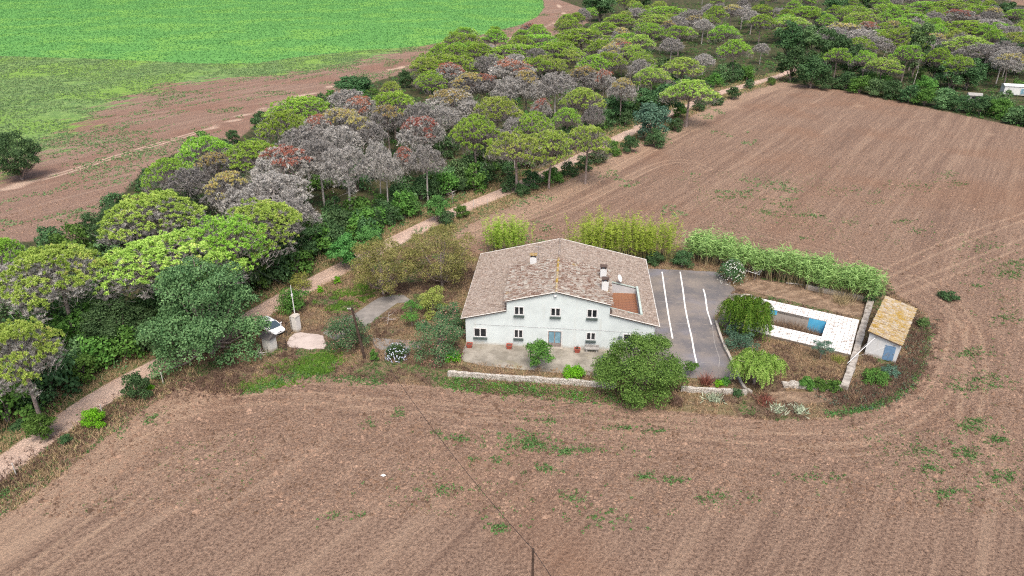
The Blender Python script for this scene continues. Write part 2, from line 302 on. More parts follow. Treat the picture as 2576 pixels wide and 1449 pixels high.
def make_terrain_mat():
    m = NT('terrain'); v = m.coord(); A = m.n('Attribute', attribute_name='mask_a'); B = m.n('Attribute', attribute_name='mask_b'); C = m.n('Attribute', attribute_name='mask_c')
    def chan(node):
        s = m.n('SeparateColor'); m.t.links.new(node.outputs['Color'], s.inputs[0]); return s.outputs[0], s.outputs[1], s.outputs[2]
    he = A.outputs['Alpha']; tr, wo, ga = chan(A); cr, fa, ve = chan(B); pa, we, sa = chan(C)
    n_big = m.noise(v, .035, 3); n_mid = m.noise(v, .35, 4); n_fine = m.noise(v, 3.2, 6, .7); n_edge = m.noise(v, .9, 5, .65)
    rowv = m.coord((.018, .42, 1), -ROWDIR); n_row = m.noise(rowv, 1.0, 4, .6)
    rowf = m.coord((.12, 1.9, 1), -ROWDIR); n_rowf = m.noise(rowf, 1.0, 5, .6)
    hd = m.attr('edge_dist'); sx = m.n('SeparateXYZ'); m.t.links.new(v, sx.inputs[0]); cx_ = m.n('CombineXYZ'); m.put(cx_.inputs[0], m.math('MULTIPLY', hd, 1.5)); m.put(cx_.inputs[1], m.math('MULTIPLY', sx.outputs[0], .1)); m.put(cx_.inputs[2], m.math('MULTIPLY', sx.outputs[1], .1))
    n_head = m.noise(cx_.outputs[0], 1.0, 4, .6); hw_ = m.ramp(hd, 13.0, 5.0)
    n_row = m.math('ADD', m.math('MULTIPLY', n_row, m.math('SUBTRACT', 1.0, hw_)), m.math('MULTIPLY', n_head, hw_))
    cy_ = m.n('CombineXYZ'); m.put(cy_.inputs[0], m.math('MULTIPLY', hd, 2.2)); m.put(cy_.inputs[1], m.math('MULTIPLY', sx.outputs[0], .2)); m.put(cy_.inputs[2], m.math('MULTIPLY', sx.outputs[1], .2))
    n_rowf = m.math('ADD', m.math('MULTIPLY', n_rowf, m.math('SUBTRACT', 1.0, hw_)), m.math('MULTIPLY', m.noise(cy_.outputs[0], 1.0, 5, .6), hw_))
    def soft(mask, w=.5): return m.ramp(m.math('ADD', mask, m.math('MULTIPLY', m.math('SUBTRACT', n_edge, .5), w)), .36, .64)
    # ploughed soil
    n_clod = m.noise(v, 6.5, 4, .6)
    soil = m.mix(m.ramp(n_fine, .36, .64), (.083, .052, .038), (.256, .173, .126))
    soil = m.mix(m.math('MULTIPLY', m.ramp(n_clod, .42, .62), .45), soil, (.302, .208, .152))
    soil = m.mix(m.math('MULTIPLY', m.ramp(n_rowf, .48, .68), .26), soil, (.342, .243, .177))
    soil = m.mix(m.math('MULTIPLY', m.ramp(n_rowf, .48, .3), .22), soil, (.085, .055, .041))
    soil = m.mix(m.math('MULTIPLY', m.ramp(n_row, .5, .7), .3), soil, (.352, .253, .181))
    soil = m.mix(m.math('MULTIPLY', m.ramp(n_row, .5, .34), .35), soil, (.106, .067, .051))
    soil = m.mix(m.math('MULTIPLY', m.ramp(n_big, .48, .68), .4), soil, (.186, .100, .060)); soil = m.mix(m.math('MULTIPLY', m.ramp(m.math('ADD', he, m.math('MULTIPLY', m.math('SUBTRACT', n_edge, .5), .8)), .3, .8), .4), soil, (.362, .257, .181))
    soil = m.mix(m.math('MULTIPLY', m.ramp(C.outputs['Alpha'], .1, .9), m.math('MULTIPLY', n_mid, .75)), soil, (.382, .272, .190))
    # far fallow field: redder, streaked
    fal = m.mix(m.ramp(n_fine, .3, .7), (.145, .088, .064), (.261, .178, .137))
    fal = m.mix(m.math('MULTIPLY', m.ramp(n_row, .45, .65), .35), fal, (.312, .232, .180))
    fal = m.mix(m.math('MULTIPLY', m.ramp(n_big, .45, .65), .4), fal, (.188, .096, .066))
    col = m.mix(soft(fa, .3), soil, fal)
    wcol = m.mix(m.ramp(n_mid, .3, .7), (.092, .175, .060), (.184, .276, .092)); wcol = m.mix(m.math('MULTIPLY', m.ramp(n_big, .4, .6), .6), wcol, (.175, .304, .046))
    wm = m.ramp(m.math('ADD', m.math('MULTIPLY', we, .85), m.math('MULTIPLY', m.math('SUBTRACT', m.noise(m.coord((.12, .3, 1), -ROWDIR), 1.0, 6, .65), .5), 1.3)), .40, .60)
    col = m.mix(wm, col, wcol)
    crop = m.mix(m.ramp(n_fine, .3, .7), (.070, .213, .047), (.140, .326, .089)); crop = m.mix(m.math('MULTIPLY', m.ramp(n_big, .45, .62), .5), crop, (.187, .360, .064))
    crop = m.mix(m.math('MULTIPLY', m.ramp(m.noise(m.coord((.03, .9, 1), .12), 1.0, 3), .5, .7), .5), crop, (.058, .169, .038))
    col = m.mix(soft(cr, .25), col, crop)
    col = m.mix(m.math('MULTIPLY', m.ramp(pa, .2, .8), m.math('MULTIPLY', fa, .8)), col, (.432, .322, .248))
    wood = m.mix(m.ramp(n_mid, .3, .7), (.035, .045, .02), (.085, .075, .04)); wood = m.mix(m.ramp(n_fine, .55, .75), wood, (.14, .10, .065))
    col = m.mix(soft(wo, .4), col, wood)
    ver = m.mix(m.ramp(n_mid, .35, .65), (.21, .145, .085), (.115, .125, .05)); ver = m.mix(m.ramp(n_fine, .5, .7), ver, (.33, .24, .155))
    col = m.mix(soft(ve, .5), col, ver)
    gar = m.mix(m.ramp(n_mid, .35, .65), (.125, .085, .06), (.16, .135, .07)); gar = m.mix(m.ramp(n_fine, .5, .72), gar, (.30, .22, .155))
    col = m.mix(soft(ga, .4), col, gar)
    san = m.mix(m.ramp(m.noise(m.coord((.6, 1.0, 1), R(-29)), 1.0, 6, .65), .35, .68), (.15, .10, .068), (.30, .215, .15))
    col = m.mix(soft(sa, .3), col, san)
    trk = m.mix(m.ramp(n_mid, .3, .7), (.374, .268, .212), (.451, .340, .276)); trk = m.mix(m.math('MULTIPLY', m.ramp(n_fine, .55, .75), .5), trk, (.281, .196, .149))
    col = m.mix(soft(tr, .35), col, trk)
    m.base(col); m.rough(.95); m.b.inputs['Specular IOR Level'].default_value = .1
    m.bump(m.math('ADD', m.math('ADD', n_fine, m.math('MULTIPLY', n_rowf, .9)), m.math('MULTIPLY', n_mid, .4)), 1.0, .22)
    return m.m
M['terrain'] = make_terrain_mat()

REGN = ['ploughed_field', 'crop_field', 'fallow_field', 'woodland_floor', 'dirt_track', 'garden_ground']
def terrain(x0, x1, y0, y1, cell, skip=None):
    xs = np.arange(x0, x1 + cell * .5, cell); ys = np.arange(y0, y1 + cell * .5, cell)
    X, Y = np.meshgrid(xs, ys); m = region_masks(X, Y); nx = len(xs)
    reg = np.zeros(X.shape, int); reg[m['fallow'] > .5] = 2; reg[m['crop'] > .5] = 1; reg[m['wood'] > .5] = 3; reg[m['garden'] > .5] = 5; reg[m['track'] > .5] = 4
    q = (np.arange(len(ys) - 1)[:, None] * nx + np.arange(nx - 1)[None]).ravel(); Q = np.stack([q, q + 1, q + nx + 1, q + nx], 1)
    keep = np.ones(len(Q), bool)
    if skip:
        cx = X.ravel()[Q].mean(1); cy = Y.ravel()[Q].mean(1); keep = ~((cx > skip[0]) & (cx < skip[1]) & (cy > skip[2]) & (cy < skip[3]))
    cx = X.ravel()[Q].mean(1); cy = Y.ravel()[Q].mean(1); keep &= sdist(BASIN, cx, cy) < -.55      # the pool is a hole in the ground
    V = np.stack([X.ravel(), Y.ravel(), np.zeros(X.size)], 1); rf = reg.ravel()[Q[:, 0]]
    ma = np.stack([m['track'], m['wood'], m['garden'], m['head']], -1).reshape(-1, 4)
    mb = np.stack([m['crop'], m['fallow'], m['verge'], m['lawn']], -1).reshape(-1, 4)
    mc = np.stack([m['path'], m['weed'], m['sandy'], m['ruts']], -1).reshape(-1, 4)
    for r in range(6):
        qs = Q[(rf == r) & keep]
        if not len(qs): continue
        u, inv = np.unique(qs, return_inverse=True); yield r, V[u], inv.reshape(qs.shape), ma[u], mb[u], mc[u]
parts = {r: [] for r in range(6)}
NEAR = (-96, 96, 36, 180)
for args in ((NEAR[0], NEAR[1], NEAR[2], NEAR[3], .5, None), (-480, 480, 36, 684, 3.0, NEAR)):
    for r, V, F, a, b, c in terrain(*args): parts[r].append((V, F, a, b, c))
for r in range(6):
    if not parts[r]: continue
    off = 0; Vs = []; Fs = []; As = []; Bs = []; Cs = []
    for V, F, a, b, c in parts[r]: Vs.append(V); Fs.append(F + off); off += len(V); As.append(a); Bs.append(b); Cs.append(c)
    me = mesh_np(REGN[r], np.concatenate(Vs), np.concatenate(Fs)); Vx = np.concatenate(Vs)
    at = me.attributes.new('edge_dist', 'FLOAT', 'POINT'); at.data.foreach_set('value', np.clip(-sdist(GARDEN, Vx[:, 0], Vx[:, 1]), -2, 60).astype(np.float32))
    for nm, arr in (('mask_a', As), ('mask_b', Bs), ('mask_c', Cs)):
        at = me.attributes.new(nm, 'FLOAT_COLOR', 'POINT'); at.data.foreach_set('color', np.concatenate(arr).astype(np.float32).ravel())
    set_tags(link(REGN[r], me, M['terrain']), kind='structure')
m = NT('far_ground'); v = m.coord(); m.base(m.mix(m.ramp(m.noise(v, .02, 5), .4, .6), (.25, .17, .12), (.10, .17, .05)))
set_tags(MB().add([(-4000, -2500, -3), (4000, -2500, -3), (4000, 5000, -3), (-4000, 5000, -3)], [(0, 1, 2, 3)]).build('ground', m.m), kind='structure')

# ------------------------------------------------------------------ building materials
def wall_mat(name, a, dirt=(.30, .24, .18), amt=.5, scale=.7):
    m = NT(name); v = m.coord(); col = m.mix(m.ramp(m.noise(v, scale, 5), .35, .7), a, tuple(x * .90 for x in a))
    sp = m.n('SeparateXYZ'); m.t.links.new(v, sp.inputs[0])
    low = m.ramp(m.math('SUBTRACT', sp.outputs[2], m.math('MULTIPLY', m.noise(v, 1.6, 5), 1.0)), .05, -.42)
    col = m.mix(m.math('MULTIPLY', low, amt), col, dirt)
    st = m.noise(m.coord((1.4, 1.4, .12)), 1.0, 4); col = m.mix(m.math('MULTIPLY', m.ramp(st, .58, .75), .22), col, (.45, .42, .36))
    m.base(col); m.rough(.9); m.bump(m.noise(v, 9, 5), .25, .02); return m.m
M['plaster'] = wall_mat('plaster', (.565, .625, .63))
M['white_wall'] = wall_mat('white_wall', (.622, .630, .630), amt=.6)
M['old_white'] = wall_mat('old_whitewash', (.605, .588, .554), (.294, .235, .168), .7, 1.6)
M['grey_wall'] = wall_mat('grey_render', (.437, .445, .454), amt=.6, scale=1.5)
M['stonewall'] = wall_mat('pale_stone', (.420, .386, .344), (.210, .168, .126), .6, 3.0)
M['frame'] = plain('white_frame', (.672, .672, .672), rough=.5)
M['sill'] = plain('dark_green_sill', (.075, .10, .095), rough=.6)
m = NT('dark_glass'); m.base(m.mix(m.ramp(m.noise(m.coord(), 1.2), .4, .6), (.012, .014, .018), (.03, .033, .038))); m.rough(.12); m.b.inputs['Specular IOR Level'].default_value = .5; M['glass'] = m.m
m = NT('blue_glass'); m.base(m.mix(m.ramp(m.noise(m.coord(), 1.5), .4, .6), (.14, .26, .33), (.20, .34, .42))); m.rough(.25); M['doorglass'] = m.m
M['doorwood'] = plain('weathered_wood', (.16, .13, .12), (.28, .24, .22), 5)
M['deck'] = plain('mortar_bed', (.07, .048, .04), (.11, .078, .064), 2)
def tile_mat(name, stops, patch=None, blot=.45):
    m = NT(name); r = m.math('FRACT', m.math('ADD', m.rand(), m.attr('tint'))); cr = m.n('ValToRGB'); m.put(cr.inputs[0], r); e = cr.color_ramp; e.interpolation = 'LINEAR'
    while len(e.elements) < len(stops): e.elements.new(.5)
    for k, (p, c) in enumerate(stops): e.elements[k].position = p; e.elements[k].color = (*c, 1)
    v = m.coord(kind='Generated') if False else m.n('NewGeometry').outputs['Position']
    col = m.mix(m.math('MULTIPLY', m.ramp(m.noise(v, 4.5, 5), .45, .7), .55), cr.outputs[0], (.44, .385, .35))
    col = m.mix(m.math('MULTIPLY', m.ramp(m.noise(v, 1.1, 4), .52, .72), blot), col, (.20, .12, .095))
    if patch: col = m.mix(m.math('MULTIPLY', m.ramp(m.noise(v, .55, 5), patch[1], patch[1] + .1), .8), col, patch[0])
    m.base(col); m.rough(.9); m.bump(m.noise(v, 14, 4), .3, .02); return m.m
M['tile_new'] = tile_mat('roof_tile', [(0, (.157, .120, .098)), (.3, (.215, .174, .144)), (.7, (.261, .220, .187)), (1, (.192, .146, .117))], None, .2)
M['tile_old'] = tile_mat('old_roof_tile', [(0, (.099, .054, .037)), (.25, (.197, .146, .117)), (.5, (.302, .289, .257)), (.75, (.221, .183, .153)), (1, (.128, .076, .054))], ((.244, .157, .037), .66))
M['tile_ochre'] = tile_mat('lichen_roof_tile', [(0, (0.260, 0.168, 0.048)), (.35, (0.359, 0.309, 0.224)), (.7, (0.322, 0.222, 0.064)), (1, (0.371, 0.336, 0.288))], ((0.309, 0.195, 0.024), .52))
M['terracotta'] = plain('terracotta', (.36, .09, .065), (.27, .07, .05), 3, .7)
M['orange_floor'] = plain('clay_floor_tiles', (.27, .115, .05), (.17, .075, .04), 1.1, .35, spec=.5)
M['concrete'] = wall_mat('old_concrete', (.34, .31, .265), scale=.8, amt=0)
M['stone_bench'] = plain('bench_stone', (.36, .35, .33), (.22, .21, .2), 6)

# ------------------------------------------------------------------ farmhouse
HX, HY, HPHI = -5.622, 75.029, R(4.833)
HW, HL, ZE, ZR, XR, XS1, XS2, DZ, LF, OV, OFR = 22.625, 19.13, 3.64, 6.422, 10.892, 5.001, 17.214, 1.275, 9.72, .5, .25
house = empty('farmhouse', (HX, HY, 0), -HPHI, 'long pale blue-white farmhouse with a big pitched clay tile roof', 'house')
def H2W(x, y, z=0.0):
    return np.array([HX + x * math.cos(HPHI) + y * math.sin(HPHI), HY - x * math.sin(HPHI) + y * math.cos(HPHI), z])
def zl(x): return float(np.interp(x, [-OV, XR, HW + OV], [ZE, ZR, ZE]))
OPEN = [('w', 5.92, 7.04, 4.30, 5.45), ('w', 10.25, 11.40, 4.32, 5.46), ('w', 14.55, 15.75, 4.32, 5.46), ('w', .99, 2.54, 1.03, 2.29), ('w', 5.91, 6.96, 1.11, 2.31),
        ('d', 10.03, 11.61, .10, 2.28), ('w', 14.61, 15.69, 1.25, 2.32), ('w', 19.0, 20.73, 1.2, 2.34)]
def facade():
    b = MB(); br = sorted(set([0, XS1, XR, XS2, HW] + [o[1] for o in OPEN] + [o[2] for o in OPEN]))
    for xa, xb in zip(br[:-1], br[1:]):
        mid = (xa + xb) / 2; up = DZ if XS1 < mid < XS2 else 0; ta, tb = zl(xa) + up - .06, zl(xb) + up - .06
        cuts = sorted([(o[3], o[4]) for o in OPEN if o[1] <= mid <= o[2]]); z = 0
        for lo, hi in cuts:
            b.add([(xa, 0, z), (xb, 0, z), (xb, 0, lo), (xa, 0, lo)], [(0, 1, 2, 3)]); z = hi
        b.add([(xa, 0, z), (xb, 0, z), (xb, 0, tb), (xa, 0, ta)], [(0, 1, 2, 3)])
    for k, xa, xb, lo, hi in OPEN:                   # reveals
        d = .2
        b.add([(xa, 0, lo), (xa, d, lo), (xa, d, hi), (xa, 0, hi)], [(0, 1, 2, 3)]); b.add([(xb, 0, lo), (xb, d, lo), (xb, d, hi), (xb, 0, hi)], [(3, 2, 1, 0)])
        b.add([(xa, 0, hi), (xa, d, hi), (xb, d, hi), (xb, 0, hi)], [(0, 1, 2, 3)]); b.add([(xa, 0, lo), (xa, d, lo), (xb, d, lo), (xb, 0, lo)], [(3, 2, 1, 0)])
    b.build('front_wall', M['plaster'], house)
facade()
YB = HL - .3
b = MB(); b.add([(0, 0, 0), (0, YB, 0), (0, YB, zl(0) - .06), (0, 0, zl(0) - .06)], [(3, 2, 1, 0)]); b.build('side_wall', M['plaster'], house)
b = MB(); b.add([(HW, 0, 0), (HW, YB, 0), (HW, YB, zl(HW) - .06), (HW, 0, zl(HW) - .06)], [(0, 1, 2, 3)]); b.build('side_wall', M['plaster'], house)
b = MB(); b.add([(0, YB, 0), (HW, YB, 0), (HW, YB, zl(HW) - .06), (XR, YB, ZR - .06), (0, YB, zl(0) - .06)], [(0, 4, 3, 2, 1)]); b.build('back_wall', M['plaster'], house)
b = MB()                                             # cheek walls under the raised part of the roof
for xs, sg in ((XS1 + .02, -1), (XS2 - .02, 1)): b.add([(xs, 0, 2.8), (xs, LF - .1, 2.8), (xs, LF - .1, zl(xs) + DZ - .06), (xs, 0, zl(xs) + DZ - .06)], [(0, 1, 2, 3)])
b.add([(XS1, LF - .1, zl(XS1) - .2), (XS2, LF - .1, zl(XS2) - .2), (XS2, LF - .1, zl(XS2) + DZ - .06), (XR, LF - .1, ZR + DZ - .06), (XS1, LF - .1, zl(XS1) + DZ - .06)], [(0, 4, 3, 2, 1)])
b.build('upper_wall', M['plaster'], house)
TX0, TX1, TY0, TY1, TFZ = XS2 + .02, 20.95, 1.55, 8.75, 3.35       # roof terrace
roof = MB()
def deck(xa, xb, ya, yb, up=0.0, th=.13):
    za, zb = zl(xa) + up, zl(xb) + up
    roof.add([(xa, ya, za - th), (xb, ya, zb - th), (xb, yb, zb - th), (xa, yb, za - th), (xa, ya, za), (xb, ya, zb), (xb, yb, zb), (xa, yb, za)],
             [(0, 3, 2, 1), (4, 5, 6, 7), (0, 1, 5, 4), (1, 2, 6, 5), (2, 3, 7, 6), (3, 0, 4, 7)])
deck(-OV, XS1, -OFR, HL); deck(XS1, XR, LF - .25, HL); deck(XR, XS2, LF - .25, HL)
deck(XS2, TX1, -OFR, TY0); deck(XS2, TX1, TY1, HL); deck(TX1, HW + OV, -OFR, HL)
deck(XS1 - .12, XR, -OFR, LF, DZ); deck(XR, XS2 + .12, -OFR, LF, DZ)
roof_o = roof.build('roof', M['deck'], house)

def tile_shape(wd=.235, ln=.47, hgt=.10, taper=.82, k=4):
    V = []
    for x, s, dz in ((-ln / 2, taper, .0), (ln / 2, 1.0, .018)):
        for j in range(k + 1):
            a = math.pi * j / k; V.append((x, -math.cos(a) * wd / 2 * s, math.sin(a) * hgt * s + dz))
    F = [(j, j + k + 1, j + k + 2, j + 1) for j in range(k)] + [tuple(range(k + 1, 2 * k + 2))]
    return np.array(V), F
TV, TF = tile_shape()
TFQ = np.array([f for f in TF if len(f) == 4]); TFC = np.array([f for f in TF if len(f) == 5])
tile_meshes = []
for k in range(6):
    v = TV + rng.normal(0, .006, TV.shape); me = mesh_np('tile', v, [TFQ, TFC], np.full(len(v), k / 6.0)); tile_meshes.append(me)
def tile_frames(p0, down, across, n_down, n_across, sd, sa, jit, blocked=None):
    """one row of (position, 3x3) per tile; p0 top corner, down/across unit vectors"""
    nrm = np.cross(down, across); nrm = nrm if nrm[2] > 0 else -nrm; out = []
    for j in range(n_across):
        w = U(-1, 1) * .02
        for i in range(n_down):
            P = p0 + down * (sd * (i + .55) + U(-1, 1) * jit * .6) + across * (sa * (j + .5) + w + U(-1, 1) * jit * .25) + nrm * (.008 + U(0, 1) * jit * .12)
            if blocked and blocked(P): continue
            a = U(-1, 1) * jit * .5; d2 = unit(down * math.cos(a) + across * math.sin(a) + nrm * U(-.5, .5) * jit); ac = unit(np.cross(nrm, d2)); out.append((P, np.stack([d2, ac, np.cross(d2, ac)], 1)))
    return out
def lay_tiles(frames, mat, parent, singles=0, key=None):
    """the `singles` nearest are parts of their own, the rest one joined part"""
    if key: frames = sorted(frames, key=key)
    for P, A in frames[:singles]:
        o = link('tile', tile_meshes[int(U(0, 6))], mat, parent)
        o.matrix_local = Matrix(np.vstack([np.hstack([A, P[:, None]]), [0, 0, 0, 1]]).tolist())
    rest = frames[singles:]
    if rest:
        n = len(rest); V = np.concatenate([TV @ A.T + P for P, A in rest]); o = (np.arange(n) * len(TV))[:, None, None]
        t = np.repeat(U(0, 1, n), len(TV)); me = mesh_np('tiles', V, [(TFQ[None] + o).reshape(-1, 4), (TFC[None] + o).reshape(-1, 5)], t)
        set_tags(link('roof_tiles', me, mat, parent), kind='stuff')
def slope(x_top, x_bot, up=0.0):
    a = np.array([x_top, 0, zl(x_top) + up]); b_ = np.array([x_bot, 0, zl(x_bot) + up]); return unit(b_ - a), float(np.linalg.norm(b_ - a))
YA = np.array([0, 1.0, 0])
def in_upper(P): return XS1 - .15 < P[0] < XS2 + .15 and P[1] < LF + .1
def blocked_lo(P): return in_upper(P) or (TX0 - .3 < P[0] < TX1 + .25 and TY0 - .15 < P[1] < TY1 + .2)
dl, ll = slope(XR, -OV); dr, lr = slope(XR, HW + OV); sa, sdn = .30, .375
fr = []
for d_, L_ in ((dl, ll), (dr, lr)):
    fr += tile_frames(np.array([XR, -OFR, ZR]), d_, YA, int(L_ / sdn), int((HL + OFR) / sa), sdn, sa, .05, blocked_lo)
lay_tiles(fr, M['tile_new'], roof_o)
fr = []
for x_b in (XS1 - .12, XS2 + .12):
    d_, L_ = slope(XR, x_b, DZ); fr += tile_frames(np.array([XR, -OFR - .03, ZR + DZ]), d_, YA, int(L_ / sdn + .5), int((LF + OFR) / sa), sdn, sa, .16)
lay_tiles(fr, M['tile_old'], roof_o, 290, key=lambda f: f[0][1])
# ridge caps
b = MB(); bo = MB()
for k in range(int((HL - LF) / .42)): b.tube([(XR + U(-1, 1) * .01, LF + .1 + k * .42, ZR + .03), (XR, LF + .1 + k * .42 + .45, ZR + .045)], [.15, .13], 8)
for k in range(int((LF + OFR) / .42)): bo.tube([(XR - .05 + U(-1, 1) * .03, -OFR + k * .42, ZR + DZ + .03), (XR - .05, -OFR + k * .42 + .45, ZR + DZ + .05)], [.17, .14], 8)
set_tags(b.build('ridge_cap', M['tile_new'], roof_o, True), kind='stuff'); set_tags(bo.build('ridge_cap', M['tile_ochre'], roof_o, True), kind='stuff')
b = MB()                                             # pale mortar along the verges and eaves
for xa, xb, up, y in ((-OV, XS1, 0, -OFR), (XS2, HW + OV, 0, -OFR), (XS1 - .12, XR, DZ, -OFR - .02), (XR, XS2 + .12, DZ, -OFR - .02), (-OV, XR, 0, HL), (XR, HW + OV, 0, HL)):
    b.tube([(xa, y, zl(xa) + up + .02), (xb, y, zl(xb) + up + .02)], .05, 5)
for x in (-OV, HW + OV): b.tube([(x, -OFR, ZE + .0), (x, HL, ZE + .0)], .06, 5)
set_tags(b.build('verge_mortar', M['old_white'], roof_o), kind='stuff')
# roof terrace: a sunk floor of clay tiles, render walls, pale green coping
ter = MB().box(TX0, TX1, TY0, TY1, TFZ - .1, TFZ).build('terrace', M['deck'], house)
nu, nv = 8, 16; du, dv = (TX1 - TX0) / nu, (TY1 - TY0) / nv
ft = MB().box(-du / 2 + .008, du / 2 - .008, -dv / 2 + .008, dv / 2 - .008, 0, .02).mesh('floor_tile')
for i in range(nu):
    for j in range(nv): link('floor_tile', ft, M['orange_floor'], ter, (TX0 + du * (i + .5), TY0 + dv * (j + .5), TFZ + U(0, .004)))
b = MB(); b.add([(TX0, TY1, TFZ), (TX1, TY1, TFZ), (TX1, TY1, zl(TX1)), (TX0, TY1, zl(TX0))], [(0, 1, 2, 3)]); b.add([(TX1, TY0, TFZ), (TX1, TY1, TFZ), (TX1, TY1, zl(TX1)), (TX1, TY0, zl(TX1))], [(3, 2, 1, 0)])
b.add([(TX0, TY0, TFZ), (TX1, TY0, TFZ), (TX1, TY0, zl(TX1)), (TX0, TY0, zl(TX0))], [(3, 2, 1, 0)]); b.build('terrace_wall', M['grey_wall'], ter)
M['coping'] = plain('pale_green_coping', (.42, .50, .46), (.33, .38, .35), 2)
b = MB(); b.box(TX1, TX1 + .26, TY0 - .2, TY1 + .1, zl(TX1) - .1, zl(TX1) + .26); b.build('coping', M['coping'], ter)
b = MB(); za, zb = zl(TX0) + .1, zl(TX1) + .1
b.add([(TX0, TY1, za - .2), (TX1, TY1, zb - .2), (TX1, TY1 + .16, zb - .2), (TX0, TY1 + .16, za - .2), (TX0, TY1, za), (TX1, TY1, zb), (TX1, TY1 + .16, zb), (TX0, TY1 + .16, za)], [(0, 3, 2, 1), (4, 5, 6, 7), (0, 1, 5, 4), (1, 2, 6, 5), (2, 3, 7, 6), (3, 0, 4, 7)]); b.build('coping', M['coping'], ter)
b = MB(); b.add([(TX0, TY0 - .14, za - .2), (TX1, TY0 - .14, zb - .2), (TX1, TY0, zb - .2), (TX0, TY0, za - .2), (TX0, TY0 - .14, za), (TX1, TY0 - .14, zb), (TX1, TY0, zb), (TX0, TY0, za)], [(0, 3, 2, 1), (4, 5, 6, 7), (0, 1, 5, 4), (1, 2, 6, 5), (2, 3, 7, 6), (3, 0, 4, 7)]); b.build('coping', M['coping'], ter)
# chimneys
def chimney(x, y, zb, h, w, d):
    c = MB().box(x - w / 2, x + w / 2, y - d / 2, y + d / 2, zb - .6, zb + h).build('chimney', M['white_wall'], roof_o)
    b = MB()
    for sx in (-1, 1): b.box(x + sx * (w / 2 - .12) - .07, x + sx * (w / 2 - .12) + .07, y - d / 2 + .02, y + d / 2 - .02, zb + h, zb + h + .3)
    b.build('chimney_pier', M['deck'], c)
    MB().box(x - w / 2 - .06, x + w / 2 + .06, y - d / 2 - .06, y + d / 2 + .06, zb + h + .3, zb + h + .37).build('chimney_cap', M['tile_ochre'] if h < 1 else M['deck'], c)
    MB().box(x - w / 2 - .05, x + w / 2 + .05, y - d / 2 - .05, y + d / 2 + .05, zb - .3, zb + .02).build('chimney_base', M['tile_ochre'], c)
chimney(7.63, 9.3, zl(7.63) + DZ, .95, .82, .7); chimney(16.55, 6.9, zl(16.55) + DZ, 1.25, .78, .7); chimney(16.65, 3.4, zl(16.65) + DZ, 1.25, .8, .7)
# windows and door
for k, xa, xb, lo, hi in OPEN:
    if k == 'w':
        b = MB(); t = .085; mid = (xa + xb) / 2; y0, y1 = -.03, .12
        b.box(xa - .03, xa + t, y0, y1, lo, hi); b.box(xb - t, xb + .03, y0, y1, lo, hi); b.box(xa + t, xb - t, y0 + .004, y1, lo, lo + t); b.box(xa + t, xb - t, y0 + .004, y1, hi - t, hi + .02)
        b.box(mid - .075, mid + .075, y0 + .008, y1, lo + t, hi - t)
        w = b.build('window', M['frame'], house)
        for pa, pb in ((xa + t, mid - .075), (mid + .075, xb - t)): MB().box(pa, pb, .07, .1, lo + t, hi - t).build('pane', M['glass'], w)
        MB().box(xa - .08, xb + .08, -.26, -.034, lo - .2, lo - .01).build('sill', M['sill'], w)
    else:
        b = MB(); mid = (xa + xb) / 2; b.box(xa, xa + .09, .0, .16, lo, hi); b.box(xb - .09, xb, .0, .16, lo, hi); b.box(xa + .09, xb - .09, .004, .16, hi - .09, hi); b.box(mid - .09, mid + .05, .008, .16, lo, hi - .09)
        b.box(xa + .09, mid - .09, .02, .14, lo, lo + .55); b.box(mid + .05, xb - .09, .02, .14, lo, lo + .55)
        d = b.build('door', M['doorwood'], house)
        for pa, pb in ((xa + .09, mid - .09), (mid + .05, xb - .09)):
            MB().box(pa, pb, .06, .09, lo + .55, hi - .09).build('pane', M['doorglass'], d)
        MB().tube([(mid - .02, -.03, 1.05), (mid - .02, -.03, 1.25)], .02).build('handle', M['frame'], d)
        b = MB(); b.box(xa - .14, xa, -.03, .1, 0, hi + .12); b.box(xb, xb + .14, -.03, .1, 0, hi + .12); b.box(xa, xb, -.026, .1, hi, hi + .12); b.build('door_surround', M['white_wall'], house)
        MB().box(xa - .3, xb + .3, -.5, -.02, 0, .14).build('doorstep', M['concrete'], house)
M['metal'] = plain('grey_metal', (.32, .32, .33), rough=.5, metal=.3)
b = MB(); b.lathe([(.02, 0), (.16, .04), (.2, .14), (.12, .22)], (0, 0, 0), 10); b.build('gable_lamp', M['frame'], house, True, (10.75, -.16, 7.0))
b = MB(); b.tube([(x, -.03, 2.72 + .03 * math.sin(x * 1.3) - .012 * (x - 11)) for x in np.linspace(1, 22, 40)], .016, 4); b.build('wall_cable', M['metal'], house)
MB().tube([(HW + .18, -.3, .0), (HW + .18, -.3, zl(HW) - .1)], .06, 6).build('downpipe', M['metal'], house)
# things on and by the house
def on_house(x, y, z): return Vector(H2W(x, y, z))
t = empty('satellite_dish', on_house(18.72, 8.86, zl(18.7) + .1), -HPHI, 'white satellite dish on the back wall of the roof terrace', 'satellite dish')
MB().tube([(0, 0, -.1), (0, 0, .5), (0, -.12, .62)], .025).build('mast', M['metal'], t)
b = MB(); b.lathe([(.001, 0), (.2, .03), (.36, .09), (.44, .16), (.42, .165), (.2, .06), (.001, .03)], k=18); d = b.build('dish', M['frame'], t, True, (-.02, -.16, .75)); d.rotation_euler = (R(62), 0, R(52)); d.scale = (.85, 1.15, 1)
b = MB(); b.tube([(-.02, -.16, .75), (.3, -.42, .62)], .012); b.build('feed_arm', M['metal'], t)
t = empty('aerial', on_house(8.2, 10.6, zl(8.2)), -HPHI, 'thin television aerial mast beside the chimney left of the ridge', 'aerial')
MB().tube([(0, 0, -.05), (0, 0, 3.0)], .028, 5).build('mast', M['metal'], t)
